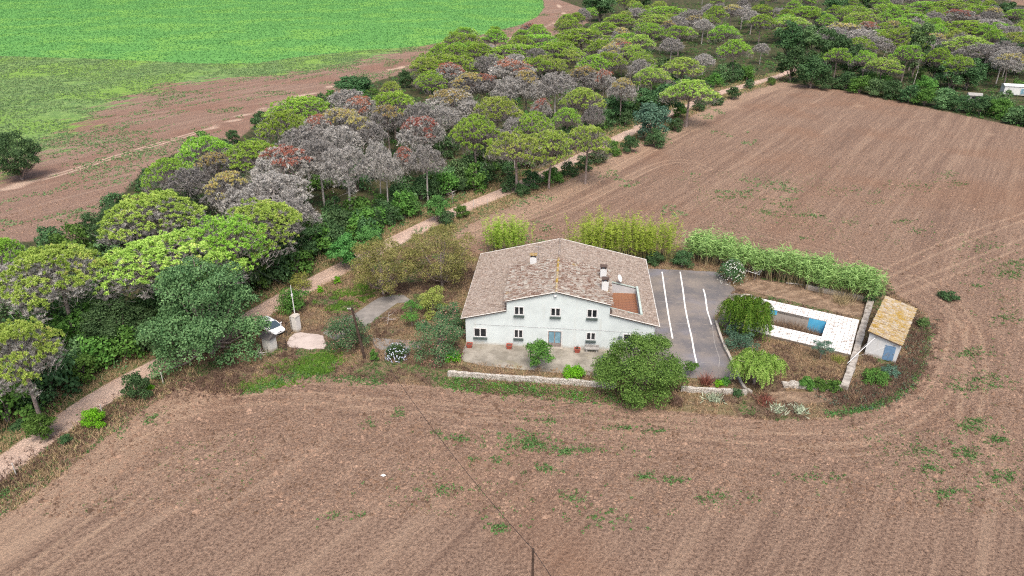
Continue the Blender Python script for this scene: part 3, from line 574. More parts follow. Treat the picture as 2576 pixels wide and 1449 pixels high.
b = MB(); b.tube([(-.45, 0, 2.95), (.35, 0, 2.95)], .015, 4); [b.tube([(x, -.25, 2.95), (x, .25, 2.95)], .01, 4) for x in (-.45, -.25, -.05, .15, .35)]; b.build('antenna', M['metal'], t)
def pot(x, y, lab, plant):
    t = empty('flower_pot', on_house(x, y, .03), -HPHI, lab, 'flower pot', 'terracotta pots along the house wall')
    b = MB(); V = [(sx * w / 2, sy * w * .45, z) for w, z in ((.5, 0), (.66, .42), (.74, .42), (.74, .52), (.6, .52), (.55, .4)) for sx, sy in ((-1, -1), (1, -1), (1, 1), (-1, 1))]
    F = [(i * 4 + j, i * 4 + (j + 1) % 4, i * 4 + 4 + (j + 1) % 4, i * 4 + 4 + j) for i in range(5) for j in range(4)] + [(3, 2, 1, 0)]
    b.add(V, F).build('pot', M['terracotta'], t); MB().box(-.27, .27, -.25, .25, .38, .42).build('soil', M['deck'], t)
    if plant:
        P = np.column_stack([rng.normal(0, .05, 14), rng.normal(0, .05, 14), np.full(14, .4)]); D = unit(np.column_stack([rng.normal(0, .35, 14), rng.normal(0, .35, 14), np.ones(14)]))
        V, F = spikes(P, D, U(.4, .8, 14), .11); link('plant', mesh_np('plant', V, F, np.repeat(U(0, .4, 14), 3)), M['dry_dark'], t)
pot(.53, -.85, 'red terracotta pot at the left corner of the house front', False); pot(5.37, -.7, 'red terracotta pot under the lower window left of the door', False); pot(13.58, -.85, 'red pot with a withered plant, right of the door', True)
t = empty('stone_bench', on_house(15.3, -.62, .03), -HPHI, 'grey stone bench against the house wall right of the door', 'bench')
MB().box(-.85, .85, -.28, .28, .42, .54).build('seat', M['stone_bench'], t); MB().box(-.85, .85, .2, .3, .545, .8).build('backrest', M['stone_bench'], t)
for sx in (-.6, .6): MB().box(sx - .1, sx + .1, -.2, .2, 0, .42).build('leg', M['stone_bench'], t)
t = empty('hanging_basket', on_house(18.62, -.28, 1.75), -HPHI, 'dark hanging basket on the wall left of the rightmost window', 'plant basket')
MB().lathe([(.05, 0), (.2, .1), (.28, .25), (.24, .25)], k=10).build('bowl', M['sill'], t, True)
b = MB(); [b.tube([(.26 * math.cos(a), .26 * math.sin(a), .25), (0, .0, .85)], .008, 3) for a in (0, 2.1, 4.2)]; b.tube([(0, 0, .85), (0, .28, .85)], .012, 4); b.build('chain', M['metal'], t)

# ------------------------------------------------------------------ paving, car park, walls
def sheet(name, poly, z, mat, kind='structure', parent=None):
    b = MB(); b.add([(p[0], p[1], z) for p in poly], [tuple(range(len(poly)))]); o = b.build(name, mat, parent)
    if kind: o['kind'] = kind
    return o
m = NT('car_park_concrete'); v = m.coord(); n1 = m.noise(v, .22, 5, .6); n2 = m.noise(v, 1.6, 6, .65)
col = m.mix(m.ramp(n1, .35, .65), (.126, .116, .115), (.202, .173, .150)); col = m.mix(m.math('MULTIPLY', m.ramp(n2, .5, .75), .5), col, (.284, .236, .195)); col = m.mix(m.math('MULTIPLY', m.ramp(m.noise(v, .13, 3), .52, .68), .7), col, (.175, .173, .200))
m.base(col); m.rough(m.math('ADD', m.math('MULTIPLY', n1, .5), .25)); m.b.inputs['Specular IOR Level'].default_value = .4; m.bump(n2, .3, .03); M['carpark'] = m.m
m = NT('terrace_concrete'); v = m.coord(); n1 = m.noise(v, .5, 5, .6); n2 = m.noise(v, 2.5, 6, .65)
col = m.mix(m.ramp(n1, .35, .65), (.180, .164, .135), (.303, .279, .238)); col = m.mix(m.math('MULTIPLY', m.ramp(n2, .5, .72), .6), col, (.139, .119, .094)); col = m.mix(m.math('MULTIPLY', m.ramp(m.noise(v, .35, 4), .58, .7), .5), col, (.246, .221, .107))
m.base(col); m.rough(.85); m.bump(n2, .4, .03); M['terrace'] = m.m
pv = GP([(1160, 872), (1172, 862)]) ; hw = [H2W(0, .3)[:2], H2W(HW, .3)[:2]]
sheet('front_paving', [hw[0], *GP([(1158, 898), (1168, 910), (1210, 919), (1290, 928), (1400, 938), (1500, 946), (1600, 950)]), H2W(21.5, -4.3)[:2], H2W(21.5, .3)[:2]], .03, M['terrace'])
cpark = sheet('car_park', [H2W(HW + .02, 19.5)[:2], *GP([(1632, 676), (1700, 679), (1802, 684), (1850, 727), (1842, 745), (1800, 796), (1799, 812), (1820, 872), (1862, 958), (1754, 952), (1700, 948)]), H2W(21.5, -5.2)[:2], H2W(21.5, .1)[:2], H2W(HW + .02, .1)[:2]], .026, M['carpark'])
m = NT('white_paint'); v = m.coord(); m.base(m.mix(m.math('MULTIPLY', m.ramp(m.noise(v, 2.2, 6, .7), .48, .68), .6), (.74, .73, .70), (.32, .30, .28))); M['paint'] = m.m
def ribbon(name, pts, w, z, mat, parent):
    L = smooth_line(pts, 6); d = np.gradient(L, axis=0); nrm = unit(np.column_stack([-d[:, 1], d[:, 0]])); n = len(L); ww = w * (1 + .25 * (vnoise(L[:, 0], L[:, 1], 1.2, 3) - .5))[:, None]
    V = np.concatenate([np.column_stack([L + nrm * ww / 2, np.full(n, z)]), np.column_stack([L - nrm * ww / 2, np.full(n, z)])]); i = np.arange(n - 1)
    return link(name, mesh_np(name, V, np.column_stack([i, i + n, i + n + 1, i + 1])), mat, parent)
for L in ([(1665.5, 684), (1672, 730), (1681, 790), (1688, 830), (1692, 852)], [(1711, 684), (1718, 730), (1724, 775), (1733, 820), (1740, 850), (1747, 890), (1754, 919)], [(1769, 727), (1774, 745), (1779, 780), (1785, 800), (1790, 817)]):
    ribbon('painted_line', GP(L), .19, .032, M['paint'], cpark)
M['crack'] = plain('joint_dirt', (.30, .28, .26), (.2, .19, .18), 4)
for L in ([(1636, 757), (1690, 760), (1727, 762)], [(1640, 812), (1690, 815), (1735, 814)], [(1700, 900), (1720, 901), (1752, 904)], [(1755, 915), (1775, 912), (1800, 915)], [(1792, 820), (1797, 860), (1806, 890), (1810, 905), (1808, 925)]):
    ribbon('slab_joint', GP(L), .07, .031, M['crack'], cpark)
# driveway, gate apron
m = NT('driveway_tar'); v = m.coord(); m.base(m.mix(m.ramp(m.noise(v, .8, 6, .65), .35, .7), (.168, .155, .143), (.252, .231, .210))); m.rough(.9); m.bump(m.noise(v, 8), .4, .02); M['drive'] = m.m
m = NT('apron_concrete'); v = m.coord(); col = m.mix(m.ramp(m.noise(v, .6, 6, .65), .35, .7), (.47, .40, .365), (.37, .31, .28)); vo = m.n('TexVoronoi', feature='DISTANCE_TO_EDGE'); wv = m.n('VectorMath'); m.put(wv.inputs[0], v); nz = m.n('TexNoise'); m.put(nz.inputs['Vector'], v); nz.inputs['Scale'].default_value = .9; m.put(wv.inputs[1], nz.outputs['Color']); m.put(vo.inputs['Vector'], wv.outputs[0]); vo.inputs['Scale'].default_value = .37
col = m.mix(m.math('MULTIPLY', m.ramp(vo.outputs[0], .018, .004), .6), col, (.2, .16, .135)); m.base(col); M['apron'] = m.m
sheet('driveway', GP([(812, 838), (830, 822), (860, 806), (900, 785), (935, 760), (955, 748), (985, 742), (1015, 742), (1040, 760), (1000, 762), (960, 790), (930, 815), (890, 840), (850, 860)]), .016, M['drive'])
sheet('side_path', GP([(938, 850), (985, 853), (1035, 857), (1060, 862), (1060, 880), (1000, 876), (960, 880), (940, 872)]), .018, M['drive'])
sheet('gate_apron', GP([(722, 862), (729, 849), (741, 839), (756, 836), (775, 839), (799, 841), (813, 845), (817, 858), (823, 866), (815, 878), (796, 877), (780, 880), (760, 876), (741, 877), (724, 871)]), .022, M['apron'])

def wall_run(name, pts, w, h, mat, label, cat='wall', group=None, cap=None, wob=.03):
    L = smooth_line(pts, 5); d = np.gradient(L, axis=0); nrm = unit(np.column_stack([-d[:, 1], d[:, 0]])); n = len(L)
    hs = h + wob * rng.normal(size=n); ww = w / 2 * (1 + .12 * rng.normal(size=(n, 1)))
    V = np.concatenate([np.column_stack([L + nrm * ww, np.full(n, -.05)]), np.column_stack([L - nrm * ww, np.full(n, -.05)]), np.column_stack([L - nrm * ww, hs]), np.column_stack([L + nrm * ww, hs])])
    i = np.arange(n - 1); F = [np.column_stack([i + n, i + n + 1, i + 2 * n + 1, i + 2 * n]), np.column_stack([i + 2 * n, i + 2 * n + 1, i + 3 * n + 1, i + 3 * n]), np.column_stack([i + 3 * n, i + 3 * n + 1, i + 1, i]), np.array([[0, n, 2 * n, 3 * n], [2 * n - 1, n - 1, 4 * n - 1, 3 * n - 1]])]
    return set_tags(link(name, mesh_np(name, V, F), mat), label, cat, group)
m = NT('whitewashed_rubble'); v = m.coord(); vo = m.n('TexVoronoi'); m.put(vo.inputs['Vector'], v); vo.inputs['Scale'].default_value = 4.2; vd = m.n('TexVoronoi', feature='DISTANCE_TO_EDGE'); m.put(vd.inputs['Vector'], v); vd.inputs['Scale'].default_value = 4.2
col = m.mix(m.ramp(m.noise(v, 2.2, 5), .4, .65), (.495, .465, .420), (.345, .307, .262)); col = m.mix(m.ramp(vd.outputs[0], .06, .0), col, (.180, .150, .120)); m.base(col); m.bump(m.ramp(vd.outputs[0], 0, .12), .7, .06); M['rubble'] = m.m
wall_run('garden_wall', GP([(1127, 945), (1200, 951), (1300, 958), (1400, 964), (1480, 971), (1548, 978)]), .42, .62, M['rubble'], 'low whitewashed rubble wall along the front of the house terrace', wob=.04)
wall_run('garden_wall', GP([(1712, 983), (1770, 987), (1830, 990), (1878, 992)]), .4, .55, M['rubble'], 'low pale wall right of the big round bush, below the car park', wob=.03)
wall_run('kerb_wall', GP([(1800, 812), (1815, 860), (1834, 900), (1852, 940), (1868, 975), (1890, 992)]), .28, .4, M['stonewall'], 'narrow pale kerb wall between the car park and the dry lawn', wob=.02)
M['oldstone'] = plain('weathered_stone', (.40, .37, .33), (.19, .165, .14), 1.7, bump=.05)
wall_run('retaining_wall', GP([(2189, 762), (2178, 800), (2166, 840), (2155, 880), (2142, 925), (2122, 982)]), .75, .62, M['oldstone'], 'long grey stone wall running down between the pool and the shed', wob=.04)
wall_run('back_wall', GP([(2026, 727), (2080, 738), (2140, 750), (2189, 760)]), .35, .7, M['stonewall'], 'low grey wall behind the pool at the foot of the reeds', wob=.03)
wall_run('rubble_bank', GP([(1968, 970), (2010, 972), (2060, 976), (2112, 980)]), .9, .4, M['rubble'], 'pale rubble bank below the dry lawn, behind the clipped hedge', 'wall', wob=.1)

# ------------------------------------------------------------------ empty swimming pool
PRZ = math.atan2(PU[1], PU[0]); M['joint'] = plain('dirty_joints', (.20, .17, .14), (.12, .10, .08), 2)
pool = empty('swimming_pool', (PO[0], PO[1], 0), PRZ, 'empty swimming pool with white paved surround and blue end wall', 'pool')
u0, u1, v0, v1 = PI
b = MB()                                             # local frame: x along PU, y = -v
for xa, xb, ya, yb in ((0, PLEN, 0, v0), (0, PLEN, v1, PW), (0, u0, v0, v1), (u1, PLEN, v0, v1)): b.box(xa, xb, -yb, -ya, -.05, PZ - .03)
b.build('platform', M['joint'], pool)
FZ = -1.75
b = MB(); b.add([(u0, -v0, FZ), (u1, -v0, FZ), (u1, -v0, PZ - .04), (u0, -v0, PZ - .04)], [(0, 1, 2, 3)]); b.build('basin_wall', M['grey_wall'], pool)
b = MB(); b.add([(u0, -v1, FZ), (u1, -v1, FZ), (u1, -v1, PZ - .04), (u0, -v1, PZ - .04)], [(3, 2, 1, 0)]); b.add([(u0, -v1, FZ), (u0, -v0, FZ), (u0, -v0, PZ - .04), (u0, -v1, PZ - .04)], [(0, 1, 2, 3)]); b.build('basin_wall', M['white_wall'], pool)
M['poolblue'] = plain('pool_blue_paint', (.08, .38, .62), (.12, .45, .68), 1.5, .6)
b = MB(); b.add([(u1, -v1, FZ), (u1, -v0, FZ), (u1, -v0, PZ - .04), (u1, -v1, PZ - .04)], [(3, 2, 1, 0)]); b.box(u1 - 2.1, u1 - .004, -v0 - .02, -v0 - .005, -1.5, PZ - .06); b.build('blue_wall', M['poolblue'], pool)
b = MB().box(5.3, 6.3, -v0 - .02, -v0 - .005, -.35, PZ - .06).build('blue_band', M['poolblue'], pool)
b = MB(); b.add([(u0, -v1, FZ), (u1, -v1, FZ), (u1, -v0, FZ), (u0, -v0, FZ)], [(0, 1, 2, 3)]); b.build('basin_floor', M['deck'], pool)
m = NT('white_paving'); v = m.coord(); col = m.mix(m.ramp(m.noise(v, 3, 6, .7), .45, .7), (.74, .725, .70), (.52, .49, .455)); g_ = m.n('NewGeometry').outputs['Position']
col = m.mix(m.math('MULTIPLY', m.ramp(m.noise(g_, 1.7, 6, .78), .5, .62), .7), col, (.26, .21, .175)); m.base(col); M['pavwhite'] = m.m
slabs = []
def lay_slabs(xa, xb, ya, yb, lx, ly):
    y = ya; r = 0
    while y < yb - .05:
        x = xa - (lx * .5 if r % 2 else 0)
        while x < xb - .05:
            p, q = max(x, xa), min(x + lx, xb)
            if q - p > .12: slabs.append((p, q, y, min(y + ly, yb)))
            x += lx
        y += ly; r += 1
lay_slabs(0, PLEN, 0, v0, .95, .36); lay_slabs(u1, PLEN, v0, v1, .95, .4); lay_slabs(u0, PLEN, v1, PW, .95, .4)
def near_key(s): return -s[2]
slabs = [s for s in slabs if not ((s[0] + s[1]) / 2 < 2.6 and s[2] < 2.2)]
slabs.sort(key=near_key)
cache = {}; rest = MB()
for k, (xa, xb, ya, yb) in enumerate(slabs):
    l, w = round(xb - xa, 2), round(yb - ya, 2); z = PZ - .03 + U(0, .012)
    if k < 290:
        if (l, w) not in cache: cache[(l, w)] = MB().box(-l / 2 + .028, l / 2 - .028, -w / 2 + .028, w / 2 - .028, 0, .05).mesh('paving_slab')
        link('paving_slab', cache[(l, w)], M['pavwhite'], pool, ((xa + xb) / 2, -(ya + yb) / 2, z))
    else: rest.box(xa + .028, xb - .028, -yb + .028, -ya - .028, z, z + .05)
if rest.n: set_tags(rest.build('paving_slabs', M['pavwhite'], pool), kind='stuff')
wp = G(1880, 751, PZ)
well = empty('round_well', (wp[0], wp[1], PZ), 0, 'round whitewashed well with rusty lining at the pool corner', 'well')
b = MB(); k = 24; prof = [(.95, 0), (.92, .28), (.8, .32), (.72, .3), (.72, -.25)]; V = [(r_ * math.cos(2 * math.pi * j / k), r_ * math.sin(2 * math.pi * j / k), z) for r_, z in prof for j in range(k)]
b.add(V, [(i * k + j, i * k + (j + 1) % k, (i + 1) * k + (j + 1) % k, (i + 1) * k + j) for i in range(4) for j in range(k)]); b.build('rim', M['old_white'], well, True)
MB().lathe([(.715, .05), (.715, .12)], k=24).build('cover', plain('rusty_brick', (.24, .085, .05), (.16, .07, .05), 4), well)
b = MB(); [b.tube([(.0, 0, .17), (.66 * math.cos(a), .66 * math.sin(a), .15)], .03, 5) for a in (1.9, 3.9, 5.2)]; b.build('bracing', M['metal'], well)

# ------------------------------------------------------------------ shed
sa_, sb_ = G2(2174, 892), G2(2252, 914); e1 = unit(sb_ - sa_); SW = float(np.linalg.norm(sb_ - sa_)); SRZ = math.atan2(e1[1], e1[0]); SD, SH0, SH1 = 10.7, 3.15, 2.5
shed = empty('shed', (sa_[0], sa_[1], 0), SRZ, 'narrow white shed with yellow lichen tile roof at the garden corner', 'shed')
b = MB(); b.add([(0, 0, 0), (SW, 0, 0), (SW, 0, SH1), (0, 0, SH0)], [(0, 1, 2, 3)]); b.add([(0, SD, 0), (SW, SD, 0), (SW, SD, SH1), (0, SD, SH0)], [(3, 2, 1, 0)])
b.add([(0, 0, 0), (0, SD, 0), (0, SD, SH0), (0, 0, SH0)], [(3, 2, 1, 0)]); b.add([(SW, 0, 0), (SW, SD, 0), (SW, SD, SH1), (SW, 0, SH1)], [(0, 1, 2, 3)]); b.build('wall', M['white_wall'], shed)
ov = .22; sl = (SH1 - SH0) / SW; za, zb = SH0 - sl * -ov * -1 + .0, SH1 + sl * ov
za = SH0 - sl * ov; b = MB(); V = [(x, y, z + t) for t in (-.02, .09) for x, y, z in ((-ov, -.25, za), (SW + ov, -.25, zb), (SW + ov, SD + .2, zb), (-ov, SD + .2, za))]
b.add(V, [(0, 3, 2, 1), (4, 5, 6, 7), (0, 1, 5, 4), (1, 2, 6, 5), (2, 3, 7, 6), (3, 0, 4, 7)]); sroof = b.build('roof', M['deck'], shed)
d_ = unit(np.array([SW, 0, SH1 - SH0])); nd = int((SW + 2 * ov) / math.cos(math.atan(-sl)) / .375); fr = tile_frames(np.array([-ov, -.28, za + .09]), d_, YA, nd, int((SD + .45) / .30), .385, .30, .07)
lay_tiles(fr, M['tile_ochre'], sroof, 290, key=lambda f: f[0][1])
M['bluedoor'] = plain('blue_door', (.12, .22, .36), (.17, .28, .42), 2, .6)
dx0, dx1 = SW * .57, SW * .90
dd = MB().box(dx0, dx1, -.04, .0, .08, 2.05).build('door', M['bluedoor'], shed)
MB().box(dx1 - .12, dx1 - .06, -.08, -.042, 1.0, 1.2).build('handle', M['metal'], dd)
b = MB(); [b.tube([(dx0 + .1 + .15 * k, -.07, .5 + .1 * (k % 3)), (dx0 + .35 + .12 * k, -.09, 1.0 + .12 * ((k * 2) % 3))], .015, 4) for k in range(4)]; b.build('dead_vine', M['bark_pale'], dd)
b = MB(); [b.box(x - .05, x + .05, -.16, -.0, z, z + .1) for x, z in ((.75, SH0 - .5), (SW - .55, SH1 - .3))]; b.build('bracket', M['metal'], shed)
# pale pipe leaning on the stone wall and two wires to the shed
p0, p1 = G(2132, 914, .5), G(2201, 850, 2.6)
set_tags(MB().tube([p0, (p0 + p1) / 2 + (0, 0, .05), p1], .045, 6).build('leaning_pole', M['frame']), 'thin white pole leaning from the stone wall towards the shed', 'pole')
for (a_, z_), lab in (((G(2160, 905, .7), 2.2), 'upper thin wire from the stone wall to the shed bracket'),):
    q = G(2243, 866, z_); p = G(2150, 898, .8); set_tags(MB().tube([p, (p + q) / 2 - (0, 0, .12), q], .016, 4).build('wire', M['metal']), lab, 'wire')
q = G(2200, 845, 2.7); p = G(2158, 884, .9); set_tags(MB().tube([p, (p + q) / 2 - (0, 0, .08), q], .016, 4).build('wire', M['metal']), 'short thin wire from the stone wall to the left shed corner', 'wire')

# rotary clothes dryer behind the pool
p = G(1898, 705); t = empty('clothes_dryer', (*p[:2], 0), .3, 'white rotary clothes dryer standing before the reeds', 'clothes dryer')
MB().tube([(0, 0, 0), (0, 0, 1.55)], .03, 6).build('mast', M['metal'], t)
for a in (0.2, 1.35, 2.9, 4.4): MB().tube([(0, 0, 1.1), (1.5 * math.cos(a), 1.5 * math.sin(a), 1.6)], .022, 5).build('arm', M['frame'], t)
b = MB(); A = [(0.2, 1.5), (1.35, 1.5), (2.9, 1.5), (4.4, 1.5)]
for q in (.55, .8, .98):
    P = [np.array([1.5 * q * math.cos(a), 1.5 * q * math.sin(a), 1.1 + .5 * q]) for a, _ in A]
    for i in range(4): b.tube([P[i], P[(i + 1) % 4]], .006, 3)
b.build('line', M['frame'], t)
p = G(2010, 714); b = MB(); b.lathe([(.3, 0), (.34, .1), (.3, .2), (.18, .2), (.16, .1), (.18, 0)], k=16); set_tags(b.build('tyre', plain('rubber', (.03, .03, .03)), None, True, (*p[:2], .02)), 'old black tyre lying on the soil before the reeds', 'tyre')
p = G(2000, 716); set_tags(MB().tube([(-1.2, .3, .12), (0, 0, .14), (1.1, -.35, .12)], [.08, .1, .07], 6).build('log', M['bark_pale'], None, False, (*p[:2], 0)), 'pale log lying beside the tyre before the reeds', 'log')

# ------------------------------------------------------------------ gate, posts, car
M['slate'] = plain('dark_slate', (.075, .07, .072), (.12, .11, .105), 3)
M['iron'] = plain('black_iron', (.025, .025, .027), rough=.6)
p = G(681, 880); t = empty('gate_pillar', (*p[:2], 0), R(-28), 'white gate pillar under a dark slate cap beside the big oak', 'pillar', 'gate pillars')
MB().box(-.62, .62, -.55, .55, 0, 1.85).build('shaft', M['old_white'], t)
b = MB(); b.add([(-.85, -.75, 1.86), (.85, -.75, 1.86), (.85, .75, 1.86), (-.85, .75, 1.86), (-.85, 0, 2.4), (.85, 0, 2.4)], [(0, 3, 2, 1), (0, 1, 5, 4), (2, 3, 4, 5), (1, 2, 5), (3, 0, 4)]); b.build('cap', M['slate'], t)
MB().tube([(.1, -.6, .1), (.12, -.6, .75), (.2, -.6, .85)], .025, 5).build('hook', M['iron'], t)
p = G(748, 832); t = empty('gate_pillar', (*p[:2], 0), R(-28), 'white gate pillar with rough stone top at the foot of the metal pole', 'pillar', 'gate pillars')
MB().box(-.36, .36, -.4, .4, 0, 2.2).build('shaft', M['old_white'], t); MB().box(-.75, -.364, -.3, .5, 0, 2.0).build('stone_side', M['stonewall'], t)
b = MB(); b.add([(-.45, -.45, 2.2), (.45, -.45, 2.2), (.45, .45, 2.2), (-.45, .45, 2.2), (-.25, -.25, 2.42), (.3, -.2, 2.38), (.28, .3, 2.45), (-.3, .25, 2.36)], [(0, 3, 2, 1), (4, 5, 6, 7), (0, 1, 5, 4), (1, 2, 6, 5), (2, 3, 7, 6), (3, 0, 4, 7)]); b.build('cap', M['stonewall'], t)
pp = G(747, 826); t = empty('metal_pole', (*pp[:2], 0), 0, 'tall thin pale metal pole behind the far gate pillar', 'pole')
MB().tube([(0, 0, 0), (.0, .05, 6.1)], [.075, .05], 7).build('shaft', M['frame'], t); MB().box(-.1, .1, -.06, .16, 4.6, 4.9).build('fitting', M['frame'], t)
def gate_leaf(pa, pb, h0, h1, lab):
    d = pb - pa; L = float(np.linalg.norm(d)); t = empty('gate_leaf', (*pa, 0), math.atan2(d[1], d[0]), lab, 'gate', 'iron gate leaves')
    b = MB(); b.tube([(0, 0, h0), (0, 0, h1)], .035, 5); b.tube([(L, 0, h0), (L, 0, h1)], .035, 5); b.tube([(0, 0, h0), (L, 0, h0)], .03, 5); b.tube([(0, 0, h1), (L, 0, h1)], .03, 5); b.tube([(0, 0, (h0 + h1) * .42), (L, 0, (h0 + h1) * .42)], .022, 5); b.build('frame', M['iron'], t)
    n = int(L / .17)
    for k in range(1, n): MB().tube([(L * k / n, 0, h0 + .02), (L * k / n, 0, h1 - .02)], .011, 4, caps=False).build('bar', M['iron'], t)
gate_leaf(G2(694, 873), G2(722, 882), .12, 1.65, 'open black iron gate leaf before the white car')
gate_leaf(G2(740, 830), G2(722, 848), .12, 1.65, 'black iron gate leaf at the far pillar beside the car')

def make_car():
    a, b_ = G2(694, 851), G2(719.5, 839.5); d = b_ - a; rz = math.atan2(d[1], d[0]); c = (a + b_) / 2
    t = empty('parked_car', (c[0], c[1], 0), rz, 'white hatchback car parked at the gate, half under the oak', 'car')
    # sections along the car: y from the nose (0) to the tail (4.1); x half widths at sill, waist, top
    S = [(0.00, .62, .70, .30, .62, .60), (.12, .80, .84, .24, .74, .70), (.6, .86, .88, .22, .86, .80), (1.15, .87, .89, .22, .96, .88), (1.6, .87, .89, .22, .98, .92), (2.6, .87, .89, .22, 1.0, .95), (3.5, .86, .88, .24, 1.02, .96), (3.95, .80, .84, .28, 1.0, .94), (4.1, .70, .74, .36, .9, .86)]
    V = []; 
    for y, ws, ww, zs, zt, zw in S:
        for x, z in ((-ws, zs), (-ww, zs + .25), (-ww, zw - .08), (-ww * .93, zw), (-ww * .5, zt), (ww * .5, zt), (ww * .93, zw), (ww, zw - .08), (ww, zs + .25), (ws, zs)): V.append((x, y, z))
    n, k = len(S), 10; F = [(i * k + j, (i + 1) * k + j, (i + 1) * k + (j + 1) % k, i * k + (j + 1) % k) for i in range(n - 1) for j in range(k)]; F += [tuple(range(k)), tuple(range((n - 1) * k, n * k))[::-1]]
    mpaint = NT('white_car_paint'); mpaint.base((.80, .81, .83)); mpaint.rough(.25); mpaint.b.inputs['Specular IOR Level'].default_value = .5; mpaint.b.inputs['Coat Weight'].default_value = .6
    body = MB().add(V, F).build('body', mpaint.m, t, True)
    md = body.modifiers.new('bev', 'SUBSURF'); md.levels = 1; md.render_levels = 2
    def loft(rows, name, mat, par, sub=1):
        V = [v for r_ in rows for v in r_]; k = len(rows[0]); F = [(i * k + j, i * k + j + 1, (i + 1) * k + j + 1, (i + 1) * k + j) for i in range(len(rows) - 1) for j in range(k - 1)]
        o = MB().add(V, F).build(name, mat, par, True)
        if sub: md = o.modifiers.new('s', 'SUBSURF'); md.levels = sub; md.render_levels = sub
        return o
    # roof shell
    rows = [[(-.58, y, z - .06), (-.5, y, z - .01), (-.2, y, z + .03), (.2, y, z + .03), (.5, y, z - .01), (.58, y, z - .06)] for y, z in ((1.72, 1.44), (2.0, 1.49), (2.7, 1.52), (3.3, 1.49), (3.7, 1.40))]
    loft(rows, 'roof_panel', mpaint.m, body)
    mg = NT('car_glass'); mg.base((.05, .075, .095)); mg.rough(.06); mg.b.inputs['Specular IOR Level'].default_value = .6
    loft([[(-.8, .88, .93), (-.4, .80, .96), (.4, .80, .96), (.8, .88, .93)], [(-.7, 1.35, 1.2), (-.35, 1.28, 1.23), (.35, 1.28, 1.23), (.7, 1.35, 1.2)], [(-.57, 1.74, 1.40), (-.3, 1.70, 1.45), (.3, 1.70, 1.45), (.57, 1.74, 1.40)]], 'windscreen', mg.m, t)
    for sx in (-1, 1):
        loft([[(sx * .84, .95, .93), (sx * .86, 2.0, .95), (sx * .85, 3.0, .98), (sx * .82, 3.85, 1.0)], [(sx * .59, 1.76, 1.385), (sx * .61, 2.1, 1.43), (sx * .61, 3.0, 1.44), (sx * .6, 3.65, 1.35)]], 'side_window', mg.m, t, 0)
        MB().tube([(sx * .83, .92, .93), (sx * .6, 1.74, 1.41)], .04, 5).build('pillar', mpaint.m, body)
        mr = MB().box(sx * 1.0 - .1, sx * 1.0 + .1, 1.18, 1.3, .98, 1.12).build('mirror', mpaint.m, t); MB().tube([(sx * .86, 1.22, .98), (sx * .95, 1.22, 1.02)], .03, 5).build('stalk', M['iron'], mr)
        for y in (.78, 3.3):
            w = MB(); w.lathe([(.2, -.1), (.3, -.1), (.315, -.06), (.315, .06), (.3, .1), (.2, .1)], k=20); tw = w.build('wheel', plain('tyre_rubber', (.02, .02, .02)), t, True, (sx * .79, y, .315)); tw.rotation_euler = (0, R(90), 0)
            MB().lathe([(.05, -.105), (.21, -.095), (.21, .095), (.05, .105)], k=14).build('rim', M['metal'], tw, True)
        hl = loft([[(sx * .42, .05, .62), (sx * .72, .14, .64), (sx * .84, .40, .70)], [(sx * .46, .13, .73), (sx * .72, .26, .77), (sx * .80, .55, .82)]], 'headlight', plain('lamp_glass', (.55, .6, .65), rough=.1, spec=.6), t, 0)
    loft([[(-.62, -.02, .33), (0, -.06, .32), (.62, -.02, .33)], [(-.6, -.03, .47), (0, -.075, .47), (.6, -.03, .47)]], 'lower_grille', M['iron'], t, 0)
    MB().box(-.26, .26, -.10, -.085, .49, .59).build('number_plate', M['frame'], t)
    MB().box(-.3, .3, .0, .03, .60, .64).build('grille', M['iron'], t)
    b = MB(); b.add([(0, -.02, .80), (.09, .0, .70), (0, -.03, .60), (-.09, .0, .70), (0, -.05, .70)], [(0, 3, 4), (3, 2, 4), (2, 1, 4), (1, 0, 4)]); b.build('emblem', M['metal'], t)
    MB().tube([(-.5, .86, .97), (.1, 1.05, 1.1)], .01, 4).build('wiper', M['iron'], t)
    loft([[(-.78, 3.97, .98), (.78, 3.97, .98)], [(-.56, 3.72, 1.38), (.56, 3.72, 1.38)]], 'rear_window', mg.m, t, 0)
make_car()

# ------------------------------------------------------------------ poles and cables
M['oldpole'] = plain('tarred_wood', (.05, .033, .026), (.09, .062, .05), 3, bump=.01)
pb = G(918, 903); pt = G(885, 774, 7.0)
t = empty('telegraph_pole', (*pb[:2], 0), 0, 'leaning dark wooden telegraph pole beside the left oleander', 'pole')
rel = pt - np.array([*pb[:2], 0]); MB().tube([(0, 0, -.1), rel * .5, rel], [.17, .15, .12], 8).build('shaft', M['oldpole'], t)
MB().box(rel[0] - .5, rel[0] + .15, rel[1] - .08, rel[1] + .08, rel[2] - .35, rel[2] - .22).build('crossarm', M['oldpole'], t)
for dx in (-.45, -.2): MB().lathe([(.04, 0), (.07, .05), (.05, .1), (.06, .16), (.02, .2)], (rel[0] + dx, rel[1], rel[2] - .22), 8).build('insulator', M['frame'], t)
ft_ = G(1341, 1383, 6.6); t = empty('telegraph_pole', (ft_[0], ft_[1], 0), 0, 'thin dark pole standing alone in the ploughed field, cut by the frame', 'pole')
MB().tube([(0, 0, -.1), (0, 0, 6.65)], [.11, .085], 8).build('shaft', M['oldpole'], t); MB().lathe([(.03, 0), (.05, .05), (.02, .12)], (0, 0, 6.65), 8).build('insulator', M['iron'], t)
M['cable'] = plain('black_cable', (.02, .02, .022), rough=.6)
def cable(a, b_, sag, rad, lab):
    a, b_ = np.asarray(a, float), np.asarray(b_, float); P = [a + (b_ - a) * s - np.array([0, 0, 4 * sag * s * (1 - s)]) for s in np.linspace(0, 1, 25)]
    set_tags(MB().tube(P, rad, 4).build('cable', M['cable']), lab, 'cable')
